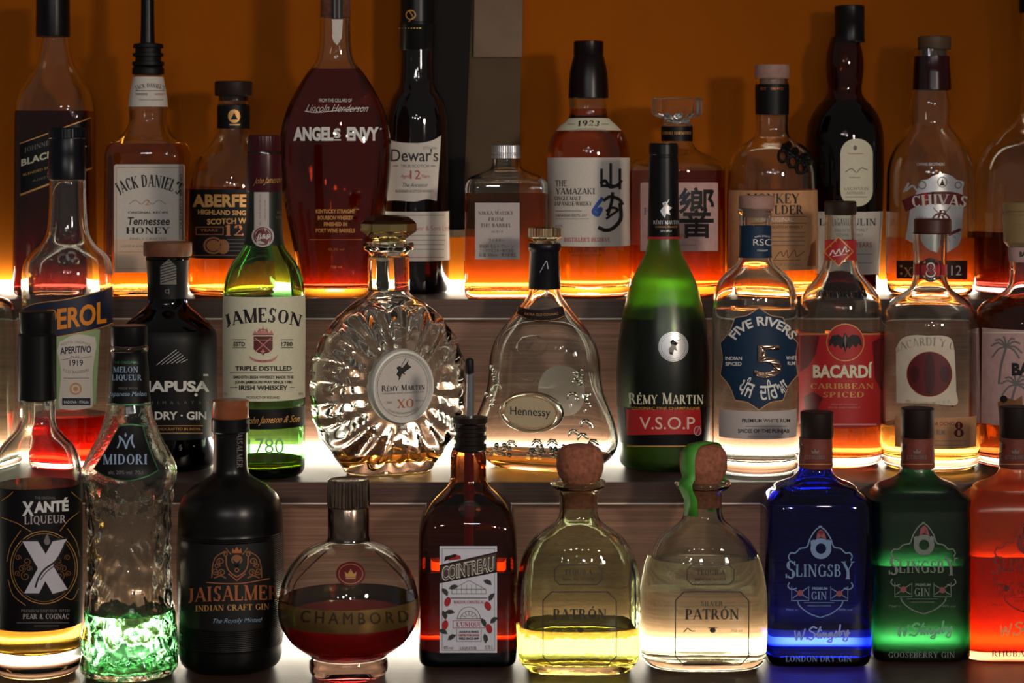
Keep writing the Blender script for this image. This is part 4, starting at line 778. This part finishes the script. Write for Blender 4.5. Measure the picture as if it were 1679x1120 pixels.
B = Bottle('aged_rum_bottle', 'near-empty clear rum bottle with solid dark red disc on its label', 1525, 774, 2,
    [(380, 28), (386, 28), (430, 27), (460, 29), (472, 34), (482, 48), (492, 62), (506, 72), (526, 78), (550, 79.5), (755, 79), (767, 77), (774, 70)])
B.glass(CLEAR, tw=5, tb=18, punt=6).liquid(694, COGN)
B.lathe('cap', [(358, 28), (360, 30.5), (381, 30.5), (383, 29)], mat('red_brown_cap', C(72, 26, 18), .4), cx=4)
B.decal('neck_label', [('band', REDP, 434, 451, 178), (CLEAR, E_(1526, 442, 18, 20)), (DRED, O_(1526, 442, 18, 20, 2)), (WHITEI, TX('8', 1526, 454, 24, 16, True)), (DRED, TX('8', 1526, 452, 20, 13, True))])
B.decal('front_label', [(mat('parchment', C(214, 200, 180), .7, grain=.12, scale=60), G_(*(S_([(1469, 570), (1480, 554), (1500, 549), (1520, 550), (1545, 550), (1560, 556), (1565, 575)]) + S_([(1568, 640), (1568, 663), (1530, 662), (1470, 660)])))), (DRED, E_(1524, 613, 37.5)), (mat('deep_red_print', C(66, 8, 16), .5), E_(1524, 613, 9, 34)), (mat('deep_red_print', C(66, 8, 16), .5), E_(1500, 613, 8, 14)), (mat('deep_red_print', C(66, 8, 16), .5), E_(1549, 613, 8, 14)), (GOLD, O_(1524, 613, 37.5, 37.5, .8))])
B.decal('embossed_lettering', [(CLEAR, TX('BACARDI Y CO', 1522, 566, 13, 106, True, arc=120))], off0=6e-4); B.decal('embossed_lettering', [(CLEAR, TX('RESERVA', 1524, 672, 13, 82, True, arc=-160))], off0=6e-4)
B.decal('lower_label', [('band', TAN, 685, 736, 55), (DRED, TX('RESERVA OCHO', 1536, 697, 6, 58)), (GREYI, TX('AGED RUM', 1532, 712, 8, 34, bold=.03)), (DRED, TX('8', 1572, 716, 25, 16, True)), (GREYI, R_(1496, 722, 1584, 723)), (GREYI, R_(1496, 729, 1584, 730))])

B = Bottle('dark_rum_bottle', 'dark rum bottle with palm-tree label and tan cap, right end of middle step', 1683, 772, 2,
    [(396, 28), (410, 29), (450, 27), (470, 31), (484, 46), (496, 68), (508, 80), (524, 85), (550, 86), (755, 86), (766, 83), (772, 76)])
B.glass(CLEAR, tb=16, tw=5).liquid(488, RUM)
B.lathe('cap', [(331, 35), (333, 38), (345, 38), (346, 36), (351, 36), (352, 38), (366, 38), (367, 37), (396, 37), (398, 35), (404, 30)], mat('tan_screw_cap', C(150, 122, 82), .4))
palm = []
for cx_, cy_ in ((1650, 568), (1666, 630)):
    for a in (-160, -130, -100, -60, -30, 10, 150, 35): 
        a = math.radians(a); palm += L_(S_([(cx_, cy_), (cx_ + 14 * math.cos(a), cy_ + 12 * math.sin(a) - 2), (cx_ + 26 * math.cos(a), cy_ + 22 * math.sin(a) + 6)]), 3)
    palm += L_(S_([(cx_, cy_), (cx_ - 8, cy_ + 30), (cx_ - 12, cy_ + 60)]), 4)
B.decal('front_label', [('band', PINKP, 541, 700, 68), (CREAM, R_(1612, 544, 1750, 546)), (GREYI, palm), (INK, TX('BACARDÍ', 1659, 614, 19, 102, bold=.06, align='l')), (BRZ, G_((1636, 660), (1648, 650), (1664, 656), (1676, 648), (1679, 690), (1640, 690))), (INK, E_(1646, 654, 6, 6))])
B.decal('neck_label', [('band', PINKP, 404, 430, 150), (INK, TX('BACARDÍ', 1690, 420, 8, 36, bold=.04))])

# ---------------------------------------------------------------- front row on the lowest step
B = Bottle('pear_liqueur_bottle', 'round liqueur bottle with black X-emblem label at the left end of the front row', 61, 1117, 1,
    [(654, 27), (660, 29), (690, 30), (702, 34), (714, 44), (728, 57), (745, 66), (768, 71), (800, 72.5), (1085, 72), (1104, 70), (1112, 66), (1117, 60)])
B.glass(CLEAR, tw=5, tb=40, punt=6).liquid(792, PEAR)
B.lathe('capsule', [(510, 27), (512, 29), (540, 29.5), (543, 28.5), (546, 28.5), (549, 31), (640, 31), (654, 31.5), (656, 30)], BLACKC)
xs_ = [q for q in (G_((37, 887), (62, 887), (110, 966), (86, 973)), G_((86, 887), (109, 883), (64, 972), (40, 972)))]
orn = []
for s_ in (-1, 1):
    for (dx, dy, r) in ((26, -8, 7), (34, 4, 6), (28, 16, 8), (40, -14, 5), (42, 12, 5), (22, 4, 5)): orn += L_(curl(70 + s_ * dx, 928 + dy, r, 40 * dy, 1.3, s_), 1)
B.decal('front_label', [('band', BLACKP, 803, 1036, 98), (GREYI, TX('THE ORIGINAL', 74, 818, 4.5, 34)), (WHITEI, TX('X', 46, 844, 22, 19, bold=.05)), (WHITEI, TX('ANTÉ', 84, 838, 17, 56, bold=.05, slope=-.06)), (GREYP, TX('LIQUEUR', 74, 858, 13, 68, True, slope=-.04)),
    (GOLD, O_(72, 930, 55, 60, 1.2)), (GOLD, O_(72, 930, 51, 56, .6)), (BRZ, orn), (GOLD, L_([(4, 848), (30, 858), (52, 872)], 1)), (GOLD, L_([(130, 838), (112, 852), (98, 870)], 1)), (GOLD, L_(S_([(12, 920), (18, 895), (34, 870)]), 1)), (GOLD, L_(S_([(130, 912), (124, 888), (110, 866)]), 1)), (GOLD, L_(S_([(14, 950), (22, 975), (42, 992)]), 1)), (GOLD, L_(S_([(128, 965), (118, 982), (104, 978)]), 1)),
    (GREYI, E_(77, 887, 5, 6)), (GREYI, E_(77, 881, 3, 4)), (GREYI, L_([(77, 877), (80, 873)], 1)), (INK, [[(x + (x - 73) * .08, y + (y - 930) * .08) for x, y in p] for q in xs_ for p in q]), (mat('pale_lavender_foil', C(205, 200, 210), .5), [p for q in xs_ for p in q]), (INK, L_(S_([(58, 962), (64, 945), (74, 932), (90, 920), (102, 902), (106, 890)]), 3.2)), (INK, L_(S_([(66, 950), (76, 937), (92, 924), (104, 908)]), 1.6)),
    (GREYI, TX('PREMIUM LIQUEUR WITH', 74, 1003, 4.5, 78, True)), (GREYP, TX('PEAR & COGNAC', 75, 1014, 8, 74, True)), (GREYI, R_(28, 1020, 112, 1021)), (GREYI, R_(56, 1025, 96, 1026)), (GOLD, L_(S_([(4, 820), (16, 812), (22, 806)]), 1)), (GOLD, L_(S_([(132, 820), (122, 812), (116, 806)]), 1))])

B = Bottle('melon_liqueur_bottle', 'hammered clear bottle with black fan label and bright green liqueur in the bottom', 212, 1121, 1,
    [(564, 28), (568, 31), (574, 31), (577, 29), (600, 31), (662, 35), (690, 42), (720, 54), (745, 68), (766, 76.5), (782, 77), (800, 73), (830, 69), (870, 67), (920, 67), (980, 70), (1030, 75), (1080, 78), (1108, 78), (1117, 75), (1121, 70)], seg=150)
def hammer(rings):
    out = []
    for r in rings:
        r = r.copy(); z = r[0, 2]; wgt = min(max((B.z(792) - z) / (22 * B.s), 0), 1)
        if wgt > 0 and z > B.z(B.py0 - 2):
            for i in range(len(r)):
                q = Vector(r[i]); d = noise.noise(Vector((q.x * 120, q.y * 120, q.z * 85))) * .0024 + noise.noise(q * 260) * .0008; n = Vector((r[i, 0], r[i, 1], 0)).normalized(); r[i, :2] += np.array((n.x, n.y)) * d * wgt
        out.append(r)
    return out
B.glass(glass('hammered_glass', C(244, 248, 240), bump=.12, scale=220), tw=6, tb=10, punt=3, disp=hammer).liquid(1000, MELON)
B.lathe('cap', [(533, 27), (535, 30), (562, 30.5), (565, 29.5), (565, 24), (568, 24)], BLACKC)
DGRN = mat('green_foil_edge', C(60, 120, 75), .35, .4)
B.decal('neck_label', [('band', BLACKP, 578, 662, 175), (DGRN, R_(176, 662, 248, 664.5)), (DGRN, TX('THE ORIGINAL', 206, 596, 4.5, 42)), (GLOW, TX('MELON', 206, 610, 9, 40, True)), (GLOW, TX('LIQUEUR', 208, 623, 9, 48, True)), (GREYI, TX('MADE WITH', 210, 638, 4, 30)), (GLOW, TX('Japanese Melon', 209, 649, 8, 60, True if 0 else False, shear=.2))])
fan = S_([(196, 699), (214, 697), (233, 699)]) + S_([(233, 699), (242, 730), (258, 770)]) + S_([(258, 770), (240, 780), (206, 787), (174, 780), (155, 768)]) + S_([(155, 768), (176, 735), (196, 699)])
B.decal('front_label', [(DGRN, G_(*[(x + (x - 207) * .04, y + (y - 748) * .05) for x, y in fan])), (BLACKP, G_(*fan)), (GLOW, L_(S_([(193, 734), (197, 724), (196, 715)]), 2.4) + L_(S_([(196, 715), (203, 724), (207, 735)]), 2.8) + L_(S_([(207, 735), (211, 722), (217, 713)]), 2.4) + L_(S_([(217, 713), (216, 724), (220, 733)]), 2.8)), (GLOW, G_((206, 709), (208, 713), (206, 717), (204, 713))), (GLOW, TX('MIDORI', 205, 761, 16, 72, True, wt=1.05)), (GREYI, TX('alc. 20% vol  70cl', 206, 777, 6, 56))], off0=3e-4)

B = Bottle('craft_gin_bottle', 'matte black ridged gin bottle with bronze crest and copper-lit wooden stopper', 378, 1110, 1,
    [(684, 28), (704, 29), (707, 28), (770, 29), (778, 32), (786, 44), (796, 60), (810, 75), (828, 83), (850, 85.5), (1070, 85), (1092, 82), (1104, 77), (1110, 68)])
MBLK = mat('matte_black_lacquer', C(11, 10, 10), .3, spec=.3, grain=.1, scale=60)
rows = list(B.D); B.D = np.array([r for r in rows])
fine = np.arange(868, 1052, 1.5)
D2 = [r for r in B.D if r[0] < 866] + [(y, np.interp(y, B.D[:, 0], B.D[:, 1]) + (.45 if i % 2 else -.25)) for i, y in enumerate(fine)] + [r for r in B.D if r[0] > 1053]
B.solid(MBLK); smooth_D = B.D; B.D = np.array(D2)
bpy.data.objects.remove(B.body); B.solid(MBLK); B.D = smooth_D
B.lathe('stopper', [(655, 28), (657, 30), (683, 30), (685, 29), (686, 22)], COPPER if 0 else mat('varnished_wood', C(150, 82, 44), .3, grain=.3, scale=90, coat=.4))
B.lathe('collar', [(685, 30), (686, 31.2), (706, 31.2), (708, 29)], BLACKC)
B.decal('neck_lettering', [(GREYI, TV('JAISALMER', 388, 736, 9, 62, serif=True))], off0=6e-4)
B.decal('label_panel', [('band', mat('smooth_black_panel', C(13, 12, 12), .4), 893, 1034, 58)], off0=8e-4)
lion = []
for s_ in (-1, 1):
    mx = lambda P: [(378 + 10 + s_ * (x - 388), y) for x, y in P]
    for c in (curl(362, 920, 7, 90, 1.4), curl(369, 908, 5, 200, 1.2), curl(354, 936, 6, 30, 1.3), curl(364, 938, 6, 150, 1.3), curl(356, 926, 5, 300, 1.2)): lion += L_(mx(c), 1.6)
    lion += L_(mx(S_([(348, 946), (349, 930), (353, 915), (362, 907), (372, 904)])), 1.8) + L_(mx(S_([(352, 947), (362, 943), (370, 947)])), 2.4) + L_(mx([(371, 898), (375, 904), (379, 908)]), 1.6)
shd = S_([(371, 912), (372, 928), (378, 938), (388, 945)]) + S_([(388, 945), (399, 938), (405, 928), (406, 912)])
B.decal('crest', [(BRZ, lion), (COPPER, L_(shd, 1.8)), (COPPER, G_((380, 906), (381, 898), (384, 902), (388, 896), (392, 902), (395, 898), (396, 906))), (BRZ, E_(388, 917, 9, 8)), (INK, G_((381, 916), (388, 922), (395, 916), (391, 928), (388, 930), (385, 928))), (COPPER, O_(388, 934, 3.5, 3.5, 1.2)), (COPPER, L_([(375, 940), (388, 951), (401, 940)], 1.6)), (COPPER, L_(S_([(340, 954), (370, 956), (400, 955), (440, 948)]), 1.6))], off0=1.1e-3)
B.decal('printed_lettering', [(COPPER, TX('JAISALMER', 383, 984, 25, 146, True, slope=-.03, bulge=.15)), (GOLD, TX('INDIAN CRAFT GIN', 381, 1000, 9.5, 118, True, slope=-.03)), (GLOW, TX('The Royally Minted', 387, 1020, 8, 78, shear=.4, bold=-.01, slope=-.03))], off0=1.1e-3)

B = Bottle('raspberry_liqueur_bottle', 'spherical raspberry liqueur bottle with gold belt and fluted metallic cap', 571.5, 1119, 1,
    [(878, 34), (886, 36), (890, 48), (900, 70), (915, 87), (935, 101), (955, 109), (980, 114), (1005, 114.5), (1025, 110), (1045, 98), (1060, 84), (1072, 70), (1080, 62), (1084, 63), (1092, 64.5), (1110, 64), (1119, 60)], foot=62, seg=110)
B.glass(CLEAR, tw=5, tb=44, punt=8).liquid(1004, RASP)
B.lathe('cap', [(786, 28), (785, 31), (787, 33), (828, 34), (830, 33), (832, 34), (880, 34), (886, 33.5)], mat('antique_metal', C(165, 142, 124), .18, 1.0, grain=.35, scale=120), flute=(32, .035, 786, 829))
D = B.D; brow = [(y, float(np.interp(y, D[:, 0], D[:, 1])) + .5) for y in np.linspace(977, 1014, 9)]
B.lathe('gold_belt', brow, mat('gold_belt_metal', C(150, 118, 70), .25, .8), closed=False)
B.decal('belt_lettering', [(mat('bronze_relief', C(52, 34, 20), .4, .3), TX('CHAMBORD', 581, 1023, 20, 176, spacing=1.5, arc=-900))], off0=9e-4)
B.decal('wax_seal', [(DRED, E_(575, 941, 24, 20)), (GOLD, O_(575, 941, 20, 16.5, .8)), (GOLD, G_((567, 946), (565, 937), (570, 941), (575, 933), (580, 941), (585, 937), (583, 946))), (GOLD, R_(567, 947, 583, 949))], off0=4e-4)
for s_ in (-1, 1):
    rib = []
    for q in ([(575 + s_ * 40, 905), (575 + s_ * 62, 925), (575 + s_ * 86, 950), (575 + s_ * 96, 972)], [(575 + s_ * 70, 912), (575 + s_ * 90, 935), (575 + s_ * 104, 965)]): rib += L_(S_(q), 2.4)
    B.decal('moulded_rib', [(CLEAR, rib)], off0=7e-4)

B = Bottle('orange_liqueur_bottle', 'square brown liqueur bottle with white arcade label and steel pourer', 768, 1096, 1,
    [(734, 26), (742, 29), (780, 29.5), (792, 32), (800, 38), (808, 48), (820, 62), (836, 73), (852, 78), (870, 79.5), (1070, 79.5), (1086, 78), (1093, 74), (1096, 68)], [(790, 1, 2), (825, 1, 4.5), (870, 1, 8)], seg=120)
B.glass(AMBERG, tw=4, tb=24).liquid(928, ORLIQ)
p = B.lathe('pour_spout', [(682, 22), (683.5, 29), (692, 29), (695, 25), (700, 25), (701, 27), (706, 27), (707, 24), (713, 24), (714, 27), (720, 27), (721, 24), (727, 24), (728, 27), (736, 27), (739, 25)], mat('smoky_brown_rubber', C(26, 15, 12), .3, spec=.3), cx=3)
B.lathe('steel_tube', [(608, 5), (609, 6), (684, 7.5)], STEEL, parent=p, cx=3); B.lathe('spout_tip', [(587, 3), (588.5, 6), (592, 7), (611, 7.2), (613, 6)], RUBBER, parent=p, cx=2)
B.lathe('pour_tube', [(738, 8), (800, 8), (905, 7.5)], REDTUBE, parent=p, cx=1)
fr, lf = [], []
for X, Y, a in ((734, 986, .3), (800, 993, -.4), (730, 1024, .2), (802, 1030, -.3)): fr += [[(x + X, y + Y) for x, y in [(5 * math.cos(t) * math.cos(a) - 8 * math.sin(t) * math.sin(a), 5 * math.cos(t) * math.sin(a) + 8 * math.sin(t) * math.cos(a)) for t in np.linspace(0, 2 * PI, 18)[:-1]]]]
for X, Y, a in ((730, 970, .9), (744, 962, -.3), (800, 954, .5), (806, 978, -1), (738, 1003, 0), (729, 1008, 1.2), (727, 1035, .4), (741, 1044, -.6), (796, 1046, 1.4), (793, 1020, 1.1), (810, 1016, -.7)):
    lf += [[(X + u * math.cos(a) - v * math.sin(a), Y + u * math.sin(a) + v * math.cos(a)) for u, v in ((-8, 0), (-3, -4), (3, -4), (8, 1), (2, 3), (-4, 3))]]
arc = []
for k in range(7): a = PI + k * PI / 6; arc += L_([(769 + 6 * math.cos(a), 1014 + 5 * math.sin(a)), (769 + 13 * math.cos(a), 1014 + 12 * math.sin(a))], .8)
B.decal('front_label', [(mat('cool_white_paper', C(214, 214, 226), .6), R_(721, 895, 815, 1070)), (GREYI, L_([(725, 899), (811, 899), (811, 1066), (725, 1066)], .8, True)), (REDI, G_((735, 919), (738, 910), (745, 908), (755, 911), (756, 916))), (DBROWN, G_((728, 920), (730, 912), (748, 908), (748, 912))),
    (DBROWN, G_((721, 926), (815, 904), (815, 938), (721, 956))), (mat('label_wood_brown', C(70, 50, 42), .6), G_((723, 929), (813, 907), (813, 934), (723, 951))), (PAPER, TX('COINTREAU', 767.5, 943, 23, 86, bold=.045, slope=-.2)), (INK, TX('COINTREAU', 768, 942.6, 22, 84.5, slope=-.2, bold=-.004)),
    (GREYI, L_([(741, 973), (741, 966), (769, 951), (797, 966), (797, 973)], .9)), (GREYI, R_(741, 965, 797, 966)), (GREYI, R_(741, 972.5, 797, 973.5)), (GREYI, [q for k in range(1, 7) for q in L_([(741 + 8 * k, 958), (741 + 8 * k, 973)], .6)]), (GREYI, R_(739, 979, 799, 981)), (REDI, TX('MAISON COINTREAU', 769, 989, 5, 50, True)),
    (GREYI, O_(769, 1014, 19, 20, 1, 180, 360)), (GREYI, O_(769, 1014, 14, 13, .8, 180, 360)), (GREYI, arc), (GREYI, R_(749, 1013.5, 789, 1014.5)), (REDI, L_([(743, 1017), (795, 1017), (795, 1029), (743, 1029)], .8, True)), (REDI, TX("L'UNIQUE", 769, 1026.5, 7, 40, True)), (GREYI, L_([(749, 1031), (749, 1051), (789, 1051), (789, 1031)], .8)),
    (INK, TX('LIQUEUR DE FRANCE', 769, 1037, 3.6, 32, bold=.03)), (REDI, TX('CRAFTED FROM ORANGE', 769, 1042.5, 3.6, 34, bold=.03)), (INK, TX('PEELS SINCE 1849', 769, 1048, 3.6, 32, bold=.03)), (REDI, fr), (mat('dark_leaf_print', C(52, 48, 46), .6), lf), (GREYI, TX('40% vol', 735, 1064, 6, 16)), (GREYI, TX('LIQUEUR', 768, 1064.5, 5, 28, True)), (GREYI, TX('0.70 L', 802, 1064, 7, 13))])
B.decal('embossed_seal', [(AMBERG, E_(770, 836, 18, 14))], off0=8e-4)

def tequila(cx, ybot, hw, label, gl, liq, level, dx, lines, fs):
    B = Bottle('tequila_bottle', label, cx, ybot, 1,
        [(788, 44), (791, 46), (797, 45), (804, 37), (811, 32.5), (830, 31), (844, 32), (852, 36), (860, 45), (870, 60), (884, 76), (905, 89), (930, 97), (965, hw), (1000, hw + 1), (1060, hw), (1088, hw - 3), (1099, hw - 9), (ybot, hw - 18)],
        [(850, 1, 2), (900, .78, 2.4), (960, .72, 3.0)], seg=110)
    B.glass(gl, tw=8, tb=15, punt=5).liquid(level, liq)
    k = cx + fs
    rows = [(728, 10), (729, 22), (733, 31), (740, 36.5), (752, 39), (768, 38.5), (780, 35), (788, 29), (794, 26), (830, 25)]
    st = B.lathe('cork_stopper', rows, CORK, cx=fs)
    D = mat('dark_grey_print', C(40, 38, 36), .6)
    oct_ = lambda x0, y0, x1, y1, c: [(x0 + c, y0), (x1 - c, y0), (x1, y0 + c), (x1, y1 - c), (x1 - c, y1), (x0 + c, y1), (x0, y1 - c), (x0, y0 + c)]
    k = cx + dx
    B.decal('printed_label', [(D, L_(oct_(k - 60, 970, k + 60, 1090, 14), 1.6, True)), (D, L_(oct_(k - 41, 926, k + 36, 958, 8), 1.4, True)), (D, TX('TEQUILA', k - 2, 942, 8, 46, True)), (D, TX('100% DE AGAVE', k - 2, 952, 4.5, 52, True)), (D, TX('PATRÓN', k, 1015, 17, 88, True, wt=1.1))]
        + ([(D, TX('SILVER', k, 993, 8, 36, True))] if lines else []) + [(D, L_(S_([(k - 46, 1036), (k - 40, 1030), (k - 34, 1034), (k - 28, 1034)]), 1.5)), (D, E_(k + 1, 1033, 5, 4)), (D, L_([(k - 6, 1029), (k + 8, 1029)], 1.2)), (D, TX('750 ml', k + 40, 1036, 5, 18)), (D, TX('HECHO EN MEXICO', k, 1083, 4, 62, True))], off0=2e-4)
    return B, st
B, st = tequila(948.5, 1109, 101, 'near-half-full pale gold tequila bottle with bare cork stopper', PATGL, PALE, 1021, 2, False, 2.5)
B, st = tequila(1152.5, 1104, 103, 'clear tequila bottle with a green ribbon over its cork', glass('faint_green_glass', C(238, 243, 230), bump=.22, scale=26), WATER, 912, 15, True, 1)
V, Fc = [], []
path = [(-39, 784), (-40.5, 768), (-41, 752), (-38, 738), (-31, 730), (-18, 726.5), (0, 725.5)]
hoop = [(-33, 842), (-34, 815), (-47, 797), (-48.5, 790), (-47, 786), (-40, 780)] + [(-40.5, 768), (-41, 752), (-38, 739), (-32, 731), (-22, 727), (0, 726.3), (22, 727), (32, 731), (38, 739), (41, 752), (40.5, 768), (40, 780), (47, 786), (48.5, 790), (47, 797), (34, 815), (33, 842)]
for x, y in hoop: V += [(x * B.s * .5 + (-8 if abs(x) < 45 else -3) * B.s, (x * .86 - 16) * B.s, B.z(y)), (x * B.s * .5 + (14 if abs(x) < 45 else 9) * B.s, (x * .86 + 0) * B.s, B.z(y))]
Fc = [(2 * i, 2 * i + 1, 2 * i + 3, 2 * i + 2) for i in range(len(hoop) - 1)]
ty = math.radians(0); q = []
rb = []
for x, y in hoop:
    for wv in (-13, 13):
        a = math.radians(50); r = x
        X, Y = -r * math.cos(a) - wv * math.sin(a), -(r * math.sin(a)) + wv * math.cos(a)
        rb.append((X * B.s, Y * B.s, B.z(y)))
rib_ = link('ribbon', rb, Fc, RIBBON, parent=B.root); md = rib_.modifiers.new('thickness', 'SOLIDIFY'); md.thickness = .0006; md.offset = 1

def square_gin(cx, ybot, hw, label, gl, liq, level, capm, colm, ink, hot, dx, dy, name, ratio, dark):
    B = Bottle('gin_bottle', label, cx, ybot, 1,
        [(715, 24), (722, 26), (764, 26.5), (772, 28), (780, 34), (786, 44), (791, 58), (796, 66), (801, 68), (806, 74), (814, 82), (826, hw - .5), (840, hw), (1068, hw), (1082, hw - 2), (ybot - 3, hw - 6), (ybot, hw - 12)],
        [(775, 1, 2), (792, ratio, 3), (826, ratio, 6)], seg=120)
    B.glass(gl, tw=5, tb=15, punt=3)
    if liq: B.liquid(level, liq)
    B.lathe('cap', [(674 + dy, 25), (675.5 + dy, 27), (714, 27), (717, 25.5)], capm, cx=3 if dx == 0 else 1)
    B.lathe('neck_wrap', [(716, 26), (717, 27), (735, 27.3), (764, 27.8), (766, 27)], colm, cx=1)
    B.decal('wrap_print', [(SILVER if 0 else GREYI, TX('ESTABLISHED', cx, 752, 6, 30, True)), (GREYI, G_((cx - 5, 743), (cx - 6, 737), (cx - 2, 740), (cx, 735), (cx + 2, 740), (cx + 6, 737), (cx + 5, 743))), (GOLD, R_(cx - 24, 760, cx + 24, 761.2))], off0=1.2e-3)
    k = 1341.5 + dx; j = lambda P: [(x + dx, y + dy) for x, y in P]
    half = [(1347, 862), (1337, 869), (1328, 883), (1323, 896), (1312, 899), (1304, 906), (1297, 906), (1293, 912), (1295, 918)]
    lo_ = [(1294, 955), (1292, 961), (1298, 966), (1306, 964)]; sh_ = [(1308, 986), (1312, 994), (1326, 1005), (1344, 1012)]
    mm = lambda P: mirror(P, 1345)
    art = []
    for P in (half, lo_, sh_): art += L_(S_(j(P)), 2) + L_(S_(j(mm(P))), 2)
    S = [p for q in (TX('S', 1296 + dx, 948 + dy, 29, 16, True), TX('LINGSB', 1341.5 + dx, 945 + dy, 20, 74, True), TX('Y', 1390 + dx, 949 + dy, 29, 22, True)) for p in q]
    fl = []
    for fx in (1312, 1376):
        fl += L_(j([(fx - 12, 965), (fx + 12, 980)]), 1.4) + L_(j([(fx + 12, 963), (fx - 12, 980)]), 1.4) + L_(j([(fx - 14, 984), (fx + 14, 984)]), 1) + L_(j([(fx - 14, 961), (fx - 14, 984)]), 1) + L_(j([(fx + 14, 961), (fx + 14, 984)]), 1)
    B.decal('printed_label', [(ink, art), (ink, O_(1346 + dx, 899 + dy, 17, 17, 8.5)), (ink, G_(*j([(1329, 886), (1335, 884), (1337, 892), (1330, 896)]))), (ink, G_(*j([(1363, 886), (1357, 884), (1355, 892), (1362, 896)]))), (hot, G_(*j([(1338, 884), (1340, 872), (1346, 867), (1352, 872), (1355, 884), (1346, 880)]))), (ink, S), (ink, TX('PREMIUM', 1344 + dx, 966.5 + dy, 4.5, 25, bold=.03)), (ink, TX('GIN', 1343 + dx, 982.5 + dy, 13, 25, True)),
        (ink, fl), (hot, E_(1312 + dx, 972 + dy, 5)), (hot, E_(1376 + dx, 973 + dy, 5)), (ink, R_(1318 + dx, 987 + dy, 1368 + dx, 988 + dy)), (ink, TX('HARROGATE YORKSHIRE', 1343 + dx, 994 + dy, 3, 38)), (ink, TX('70cl ℮', 1298 + dx, 1001 + dy, 4, 20)), (ink, TX('40% vol', 1386 + dx, 1001 + dy, 4, 22)), (ink, TX(name, 1342 + dx, 1084 + dy, 9.5, 108, True))], off0=2e-4)
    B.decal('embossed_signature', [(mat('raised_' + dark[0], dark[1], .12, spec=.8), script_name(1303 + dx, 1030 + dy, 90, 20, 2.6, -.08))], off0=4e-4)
    return B
BCAP = mat('dark_cork_top', C(30, 18, 15), .5, spec=.25, grain=.2, scale=90)
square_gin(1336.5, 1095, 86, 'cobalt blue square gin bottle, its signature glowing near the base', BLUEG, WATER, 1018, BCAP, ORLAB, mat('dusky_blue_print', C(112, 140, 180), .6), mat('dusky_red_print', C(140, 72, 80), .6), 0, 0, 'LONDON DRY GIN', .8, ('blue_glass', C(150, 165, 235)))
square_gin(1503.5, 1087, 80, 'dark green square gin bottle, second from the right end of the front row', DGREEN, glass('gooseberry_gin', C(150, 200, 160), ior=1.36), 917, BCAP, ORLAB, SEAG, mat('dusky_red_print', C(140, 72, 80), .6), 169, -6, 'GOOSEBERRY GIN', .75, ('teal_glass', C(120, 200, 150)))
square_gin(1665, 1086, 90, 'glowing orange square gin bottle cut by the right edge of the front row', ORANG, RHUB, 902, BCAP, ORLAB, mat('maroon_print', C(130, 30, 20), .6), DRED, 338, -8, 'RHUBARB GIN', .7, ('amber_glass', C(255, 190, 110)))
